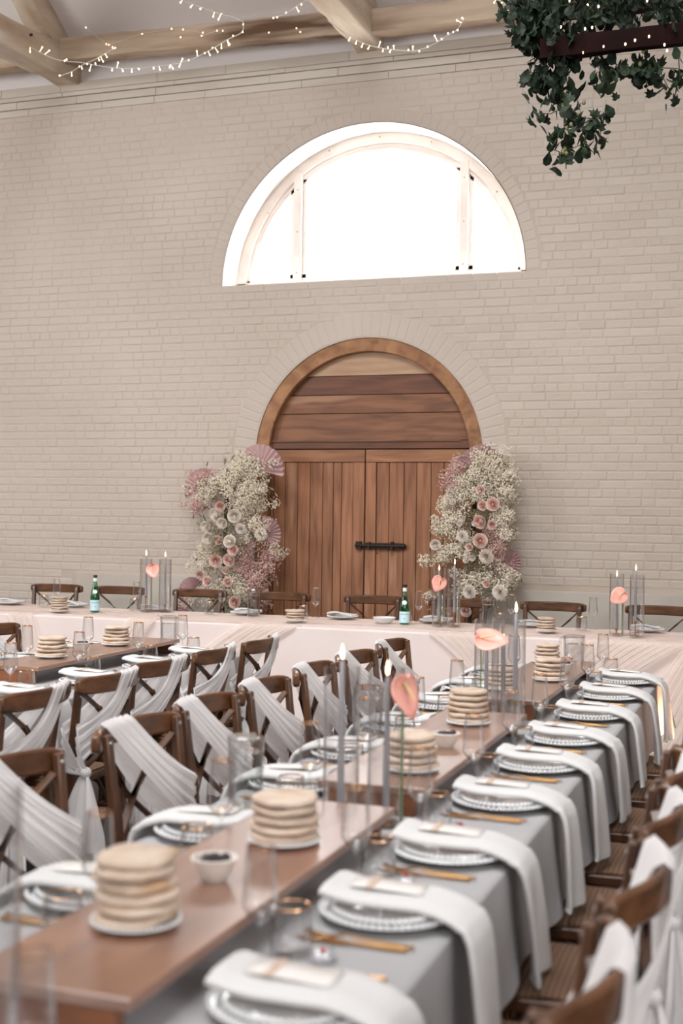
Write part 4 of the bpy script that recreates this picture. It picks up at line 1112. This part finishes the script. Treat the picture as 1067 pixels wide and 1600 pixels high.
def column(lab, where, base, clumps, roses, fans, seed, twig):
    rr = random.Random(seed)
    t = thing('flower_column', lab, 'flower arrangement', (base[0], base[1], 0))
    org = Vector((base[0], base[1], 0))
    obj('stand', MB().tube([(0, .05, 0), (.02, .05, 1.0), (.05, .05, 2.0)], .02, 8).box(-.2, .2, -.15, .15, 0, .03), 'iron', t)
    cl = {'gyp_w': MB(), 'gyp_p': MB(), 'gyp_s': MB()}
    for (px, py, rx, rz, n, mt) in clumps:
        c = at(px, py, base[1])-org; sx = rx*11.5/F_PX; sz = rz*11.5/F_PX; root = Vector((0, .06, c.z-.1))
        subs = [Vector((rr.gauss(0, .5)*sx, rr.gauss(0, .07)-.03, rr.gauss(0, .5)*sz)) for _ in range(max(4, n//45))]
        for k in range(n):
            s_ = subs[k % len(subs)]; d = Vector((rr.gauss(0, 1), rr.gauss(0, 1), rr.gauss(0, 1))).normalized()
            p = c+s_+Vector((d.x*.06, d.y*.05, d.z*.06))*rr.random()**.35
            e = .0062*rr.uniform(.7, 1.3); a = Vector((rr.uniform(-1, 1), rr.uniform(-1, 1), rr.uniform(-1, 1))).normalized(); b = a.orthogonal().normalized(); c_ = a.cross(b)
            M_ = cl[mt if rr.random() < .93 else ('gyp_w' if mt != 'gyp_w' else 'gyp_s')]
            M_.add([p+b*e*1.2, p+c_*e*1.2, p-b*e*1.2, p-c_*e*1.2, p+a*e, p-a*e], [(0, 1, 4), (1, 2, 4), (2, 3, 4), (3, 0, 4), (1, 0, 5), (2, 1, 5), (3, 2, 5), (0, 3, 5)])
            if k % 4 == 0:
                q = c+s_*.8; w = Vector((.0011, 0, .0008)); cl['gyp_s'].add([q-w, q+w, p+w*.5, p-w*.5], [(0, 1, 2, 3)])
        # thin branching stems and small green leaves behind
        for k in range(n//30):
            p = c+Vector((rr.gauss(0, .6)*sx, rr.uniform(-.02, .12), rr.gauss(0, .6)*sz)); d = Vector((rr.uniform(-1, 1), rr.uniform(-.4, .4), rr.uniform(-1, 1))).normalized()
            l_ = rr.uniform(.02, .045); s2 = d.orthogonal().normalized()*l_*.25; cl['gyp_s'].add([p-d*l_, p+s2, p+d*l_, p-s2], [(0, 1, 2, 3)])
    for k, nm, lb_ in (('gyp_w', 'white_gypsophila', 'cloud of white gypsophila'), ('gyp_p', 'pink_gypsophila', 'cloud of dusty pink gypsophila'), ('gyp_s', 'gypsophila_stems', 'olive green stems')):
        o = obj(nm, cl[k], k, t, flat=True, label=lb_); o['kind'] = 'stuff'
    for (px, py, kd, sc) in roses:
        p = at(px, py, base[1]-.17)-org; me, hme = RM[kd]
        o = obj('rose' if kd != 'm' else 'chrysanthemum', me, None, t, label={'w': 'white rose', 'p': 'blush pink rose', 'm': 'white chrysanthemum'}[kd]); o.location = p
        o.rotation_euler = (PI/2+rr.uniform(-.3, .35), rr.uniform(-.2, .2), rr.uniform(-.35, .35)); o.scale = (sc, sc, sc)
        if hme: obj('rose_heart', hme, None, o)
    for (px, py, ang, r_) in fans:
        p = at(px, py, base[1]+.02)-org; n = 22; vs = [Vector((0, 0, 0))]; fm = MB()
        for i in range(n+1):
            a = ang-1.25+2.5*i/n; rr_ = r_*(1+.03*math.sin(i*9)); z_ = .014*(1 if i % 2 else -1)
            vs.append(Vector((rr_*math.sin(a), z_-.0, rr_*math.cos(a)))); 
        fm.add([p+v for v in vs], [(0, i+1, i+2) for i in range(n)])
        obj('palm_fan', fm, 'fan', t, flat=True, solid=.002, label='dusty pink dried palm fan')
    return t


YF = 10.82
column('tall left column of white and pink flowers beside the wooden door', 'left', (-5.0, YF),
       [(385, 735, 30, 24, 1500, 'gyp_w'), (355, 750, 24, 20, 900, 'gyp_w'), (380, 775, 38, 24, 2000, 'gyp_w'), (410, 760, 16, 22, 600, 'gyp_w'), (325, 765, 22, 22, 800, 'gyp_w'), (318, 790, 16, 18, 500, 'gyp_p'), (322, 745, 14, 12, 350, 'gyp_p'),
        (408, 825, 18, 18, 800, 'gyp_w'), (385, 805, 20, 14, 500, 'gyp_w'), (345, 820, 20, 20, 400, 'gyp_s'), (350, 850, 28, 30, 700, 'gyp_s'), (320, 870, 14, 22, 500, 'gyp_w'), (345, 890, 24, 18, 600, 'gyp_w'),
        (385, 880, 18, 24, 900, 'gyp_p'), (400, 905, 20, 22, 800, 'gyp_p'), (420, 875, 14, 20, 500, 'gyp_p'), (428, 862, 8, 12, 200, 'gyp_w'), (360, 915, 26, 18, 700, 'gyp_w'), (385, 930, 26, 16, 600, 'gyp_w'), (330, 935, 22, 18, 500, 'gyp_w'), (372, 860, 20, 18, 500, 'gyp_s'), (362, 945, 30, 12, 500, 'gyp_s'), (415, 935, 14, 16, 300, 'gyp_p')],
       [(336, 804, 'w', 1.15), (347, 817, 'w', .95), (321, 822, 'w', .9), (325, 840, 'w', 1.0), (366, 806, 'w', 1.15), (377, 825, 'm', 1.1), (341, 844, 'p', .8), (359, 846, 'w', 1.1), (344, 791, 'p', .9), (364, 859, 'p', .95), (337, 876, 'p', 1.1), (358, 875, 'p', 1.1),
        (324, 908, 'p', .85), (356, 909, 'p', .85), (367, 941, 'p', 1.05), (408, 834, 'm', 1.25), (352, 892, 'p', .6), (312, 898, 'p', .7)],
       [(405, 735, .55, .24), (318, 765, -.8, .2), (412, 835, 1.2, .17), (300, 925, -.4, .14), (297, 950, -1.2, .13)], 11, None)
column('tall right column of white and pink flowers beside the wooden door', 'right', (-2.65, YF),
       [(745, 745, 26, 24, 1500, 'gyp_w'), (780, 740, 22, 24, 1300, 'gyp_w'), (765, 720, 28, 14, 700, 'gyp_w'), (712, 735, 13, 20, 500, 'gyp_p'), (722, 765, 20, 18, 900, 'gyp_w'), (765, 775, 30, 20, 1300, 'gyp_w'), (795, 770, 12, 26, 600, 'gyp_w'), (708, 755, 12, 14, 250, 'gyp_p'),
        (690, 820, 16, 16, 600, 'gyp_w'), (715, 815, 24, 18, 700, 'gyp_w'), (745, 810, 26, 16, 500, 'gyp_s'), (785, 815, 14, 20, 600, 'gyp_w'), (795, 835, 8, 14, 300, 'gyp_w'), (715, 850, 26, 20, 700, 'gyp_w'), (690, 865, 22, 10, 500, 'gyp_w'), (740, 855, 24, 20, 500, 'gyp_s'),
        (775, 840, 14, 22, 500, 'gyp_p'), (782, 870, 14, 18, 500, 'gyp_p'), (745, 885, 28, 14, 600, 'gyp_s'), (760, 895, 24, 14, 500, 'gyp_w'), (800, 905, 14, 16, 500, 'gyp_w'), (735, 910, 24, 16, 600, 'gyp_w'), (775, 915, 24, 16, 500, 'gyp_w'), (668, 875, 8, 5, 120, 'gyp_w'), (725, 935, 24, 20, 400, 'gyp_s'), (690, 960, 16, 16, 200, 'gyp_s'), (672, 940, 8, 18, 100, 'gyp_w'), (715, 770, 10, 30, 500, 'gyp_w'), (700, 795, 10, 16, 300, 'gyp_w')],
       [(770, 788, 'p', 1.05), (754, 790, 'p', .8), (750, 815, 'p', 1.1), (769, 820, 'p', .75), (750, 845, 'p', 1.15), (733, 855, 'p', .6), (751, 766, 'p', .75), (703, 771, 'w', .55), (699, 783, 'w', .5), (707, 784, 'w', .5), (722, 810, 'w', .55), (680, 851, 'w', .85), (761, 868, 'm', 1.4),
        (722, 838, 'm', 1.1), (730, 866, 'w', .55), (738, 872, 'w', .5), (728, 875, 'w', .5), (740, 898, 'w', .6), (733, 910, 'w', .5), (745, 912, 'w', .45), (795, 900, 'w', .5), (790, 912, 'w', .45), (797, 890, 'w', .4), (760, 912, 'p', .65), (735, 925, 'm', 1.3), (782, 925, 'm', 1.4), (728, 955, 'p', .9), (718, 818, 'w', .45), (741, 818, 'w', .45)],
       [(752, 725, .1, .17), (742, 730, -.3, .16), (790, 880, 1.4, .13)], 12, None)

# ------------------------------------------------------------------ hanging greenery on a ladder
gy = 7.2
g = thing('hanging_garland', 'dark leafy vine garland on a maroon ladder hanging at the upper right', 'hanging garland', (0, 0, 0))
obj('ladder_rail', rough_beam(MB(), ((-1.36, 7.1, 4.205), (.9, 7.1, 4.205)), .06, .11, 20, .004, 3), 'maroon', g)
obj('ladder_rail', rough_beam(MB(), ((-1.42, 7.62, 4.62), (.9, 7.62, 4.62)), .06, .12, 20, .004, 5), 'maroon', g)
for x in (-1.0, -.52, 0, .5): obj('rung', MB().tube([(x, 7.1, 4.26), (x, 7.62, 4.6)], .022, 8), 'maroon', g)
for x in (-1.2, .6): obj('rope', MB().tube([(x, 7.1, 4.26), (x, 7.3, 8.4)], .006, 6).tube([(x, 7.62, 4.62), (x, 7.3, 8.4)], .006, 6), 'vine', g)
def leaf_mesh(k):
    if k == 0: pts = [(0, -1), (.55, -.75), (.75, -.1), (.45, .45), (0, 1.1), (-.45, .45), (-.75, -.1), (-.55, -.75)]
    elif k == 1: pts = [(0, -.8), (.5, -.9), (.95, -.35), (.55, -.15), (.75, .45), (.3, .3), (0, 1.1), (-.3, .3), (-.75, .45), (-.55, -.15), (-.95, -.35), (-.5, -.9)]
    else: pts = [(0, -1), (.35, -.6), (.4, 0), (.2, .6), (0, 1.2), (-.2, .6), (-.4, 0), (-.35, -.6)]
    n = len(pts); s_ = .040
    mb = MB().add([(0, 0, -.004)]+[(x*s_, y*s_, .006*abs(x)+.004*math.sin(y*3)) for x, y in pts], [(0, 1+i, 1+(i+1) % n) for i in range(n)])
    return mb
LM = [mesh('leaf', leaf_mesh(k), 'leaf', flat=True) for k in range(3)]
vines = [[(795, -5), (800, 40), (812, 60)], [(815, -10), (835, 60), (835, 110), (830, 130)], [(850, 20), (850, 90), (862, 130), (870, 150)], [(870, 100), (880, 150), (890, 165)], [(840, 70), (858, 110), (850, 120)],
         [(880, 60), (885, 130), (882, 190), (883, 262)], [(882, 160), (905, 180), (930, 190), (950, 175)], [(925, 180), (938, 205), (936, 225)], [(880, 170), (860, 178), (838, 178)], [(883, 220), (900, 205), (915, 198)], [(885, 235), (915, 225), (927, 240)],
         [(883, 240), (860, 232)], [(940, 85), (935, 115), (945, 140), (960, 148)], [(960, 90), (965, 110), (960, 130)], [(990, 90), (1000, 110), (1010, 130)], [(1020, 90), (1035, 120), (1050, 148)], [(1060, 90), (1062, 125), (1052, 130)],
         [(1040, -10), (1067, 20), (1090, 30)], [(830, -10), (870, 10), (900, 5)], [(900, -10), (930, 20), (960, 30)], [(900, 30), (920, 25), (950, 20)], [(980, -10), (985, 10)], [(1040, 0), (1060, 40)], [(945, 95), (985, 105), (1020, 105), (1060, 110)], [(800, 0), (830, 20), (870, 40), (885, 70)], [(1080, 60), (1110, 80), (1140, 90)]]
leafs = []; vm = MB()
rr = random.Random(21)
for vi, v in enumerate(vines):
    y0 = gy+rr.uniform(-.12, .1); pts = [at(a, b, y0)+Vector((0, rr.uniform(-.03, .03), 0)) for a, b in v]
    vm.tube(pts, .0028, 5)
    ln = sum((pts[i+1]-pts[i]).length for i in range(len(pts)-1)); dense = 70 if vi in (0, 1, 2, 3, 4, 18, 24) else (62 if vi < 12 else 50)
    nl = int(ln*dense)+2
    for k in range(nl):
        u = rr.random()*(len(pts)-1); i = min(len(pts)-2, int(u)); p = pts[i].lerp(pts[i+1], u-i)
        sp = .055 if vi in (0, 1, 2, 3, 4, 18, 24, 23) else .032
        leafs.append(p+Vector((rr.gauss(0, sp), rr.gauss(0, .05), rr.gauss(0, sp*.9)-.01)))
for (px, py, rx, ry, n) in ((850, 30, 40, 38, 200), (880, 80, 25, 35, 90), (835, 20, 30, 30, 90), (820, 60, 14, 24, 30), (850, 125, 22, 14, 50), (1000, 115, 60, 12, 55), (950, 20, 50, 22, 110), (1050, 15, 30, 22, 60), (1000, -5, 60, 12, 60)):
    for k in range(n): leafs.append(at(px+rr.gauss(0, .55)*rx, py+rr.gauss(0, .55)*ry, gy+rr.uniform(-.15, .2)))
leafs.sort(key=lambda p: p.z+.3*rr.random())
rest = MB(); lmb = [leaf_mesh(k) for k in range(3)]
for k, p in enumerate(leafs):
    E_ = (rr.uniform(.5, 2.3), rr.uniform(-.7, .7), rr.uniform(0, 6.28)); sc = rr.uniform(.65, 1.15)
    kk = rr.choice((0, 0, 1, 1, 2))
    if k < 300:
        o = obj('leaf', LM[kk], None, g); o.location = p; o.rotation_euler = E_; o.scale = (sc, sc, sc)
    else:
        from mathutils import Euler
        M_ = Matrix.Translation(p)@Euler(E_).to_matrix().to_4x4()@Matrix.Scale(sc, 4)
        rest.add([M_@Vector(v) for v in lmb[kk].v], lmb[kk].f)
o = obj('leaf', rest, 'leaf', g, flat=True); o['kind'] = 'stuff'
obj('vine_stems', vm, 'vine', g)
hm = MB()
for (px, py) in ((880, 165), (884, 172), (892, 195), (886, 200), (905, 178), (912, 160), (883, 232), (885, 240), (880, 238), (850, 10), (855, 5), (870, 60), (1005, 80), (965, 75), (1000, 100), (940, 108)):
    hm.ball(at(px, py, gy-.05), .011, 8, 6, 1.4)
o = obj('hop_cones', hm, 'hop', g); o['kind'] = 'stuff'
for (px, py) in ((943, 73), (977, 69), (1038, 70), (911, 82), (867, 58), (876, 42), (863, 28), (890, 1), (850, 2), (1014, 57), (918, 8), (1042, 79), (935, 10), (1011, 1), (992, 63), (914, 45), (925, 43), (905, 20)):
    obj('bulb', MB().ball((0, 0, 0), .0055, 8, 5, 1.6), 'bulb', g, loc=at(px, py, gy-.13), label='tiny lit warm bulb')

# ------------------------------------------------------------------ fairy light strings along the trusses
def lights(lab, pts, Y, bulbs, extra=()):
    t = thing('fairy_lights', lab, 'fairy lights', (0, 0, 0), 0, 'fairy light strings'); P3 = [at(a, b, Y) for a, b in pts]
    cr = []
    for i in range(len(P3)-1):
        p0, p1, p2, p3 = P3[max(0, i-1)], P3[i], P3[i+1], P3[min(len(P3)-1, i+2)]
        for k in range(6):
            s_ = k/6; cr.append(.5*((2*p1)+(-p0+p2)*s_+(2*p0-5*p1+4*p2-p3)*s_*s_+(-p0+3*p1-3*p2+p3)*s_**3))
    cr.append(P3[-1]); obj('wire', MB().tube(cr, .004, 6), 'wirec', t)
    rr = random.Random(len(pts))
    for a, b in bulbs:
        p = at(a, b, Y); q = min(cr, key=lambda c: (c-p).length); 
        if (p-q).length > .06: p = q+(p-q).normalized()*.05
        bl = obj('bulb', MB().tube([q, q.lerp(p, .8)], .0025, 6).ball(p, .0062, 8, 6, 1.4), 'bulb', t)
    for a, b in extra:
        obj('bulb', MB().ball(at(a, b, Y+.15), .008, 8, 6, 1.2), 'bulb', t)
    return t
lights('fairy light string sagging across the corner truss and the purlin', [(8, 60), (40, 70), (85, 92), (130, 98), (150, 102), (190, 107), (240, 104), (290, 96), (325, 80), (355, 62), (378, 50), (380, 34)], 10.2,
       [(14, 66), (32, 74), (47, 81), (67, 72), (77, 79), (101, 95), (104, 93), (136, 100), (140, 110), (149, 99), (175, 110), (185, 95), (192, 111), (206, 112), (217, 108), (240, 107), (250, 109), (265, 105), (270, 107), (280, 104), (285, 92), (295, 94), (307, 78), (320, 83), (328, 86), (332, 75), (340, 81), (346, 75), (358, 74), (360, 72), (364, 56), (379, 50), (380, 38)])
lights('short fairy light string crossing under the corner truss end', [(95, 118), (112, 112), (130, 101), (150, 92), (170, 80), (182, 75)], 10.25, [(93, 118), (112, 118), (124, 104), (128, 107), (155, 94), (161, 96), (167, 89), (176, 74), (180, 75)])
lights('fairy light string rising from the purlin to the roof', [(380, 34), (365, 27), (345, 22), (325, 15), (305, 8), (285, 0), (275, -8)], 10.2, [(333, 26), (338, 38), (298, 11), (282, 4), (313, 14)])
lights('fairy light string by the left edge of the window truss', [(425, 28), (445, 22), (460, 12), (476, 2), (500, -3), (512, 4)], 10.2, [(427, 28), (433, 27), (447, 20), (468, 21), (471, 7)], )
lights('fairy light string sagging beneath the end of the window truss', [(512, 32), (528, 44), (545, 56), (560, 64), (575, 70), (595, 75), (620, 78), (650, 79), (675, 70), (700, 55), (715, 45), (726, 28)], 10.3,
       [(545, 63), (556, 68), (565, 73), (575, 76), (594, 66), (598, 80), (606, 74), (609, 81), (615, 72), (638, 78), (645, 73), (655, 80), (668, 73), (679, 56), (690, 61), (700, 52), (708, 50), (715, 47), (722, 28), (712, 31)])
lights('fairy light string hanging at the right end of the purlin', [(775, -5), (790, 8), (797, 25), (800, 40)], 10.2, [(791, 19), (783, 5), (772, 4)])
t = thing('fairy_lights', 'loose scatter of fairy lights twinkling along the purlin face', 'fairy lights', (0, 0, 0), 0, 'fairy light strings')
pts = [(134, 43), (166, 69), (170, 70), (222, 53), (268, 45), (286, 46), (317, 51), (315, 56), (339, 48), (348, 48), (282, 58), (420, 51), (469, 50), (346, 22), (463, 44)]
obj('wire', MB().tube([at(a, b, 10.66) for a, b in pts[:9]], .002, 5), 'wirec', t)
for a, b in pts: obj('bulb', MB().ball(at(a, b, 10.64), .0062, 8, 6, 1.1), 'bulb', t)

# warm uplighter on the floor under the far end of the table
t = thing('floor_uplighter', 'small warm floor light glowing beyond the last right-hand chair', 'lamp', (-.5, 6.78, 0))
obj('housing', MB().lathe([(.0001, 0), (.08, 0), (.08, .01), (.012, .02), (.012, .33), (.05, .36), (.06, .44), (.055, .44), (.045, .37), (.0001, .37)], 20), 'iron', t)
obj('lamp_lens', MB().lathe([(.0001, .425), (.052, .425)], 20), emis('uplighter_lens', (1, .62, .36), 20), t)
d = bpy.data.lights.new('uplighter_lamp', 'POINT'); d.energy = 7; d.color = (1, .6, .36); d.shadow_soft_size = .05
o = bpy.data.objects.new('uplighter_lamp', d); COL.objects.link(o); o.location = (-.5, 6.78, .50)
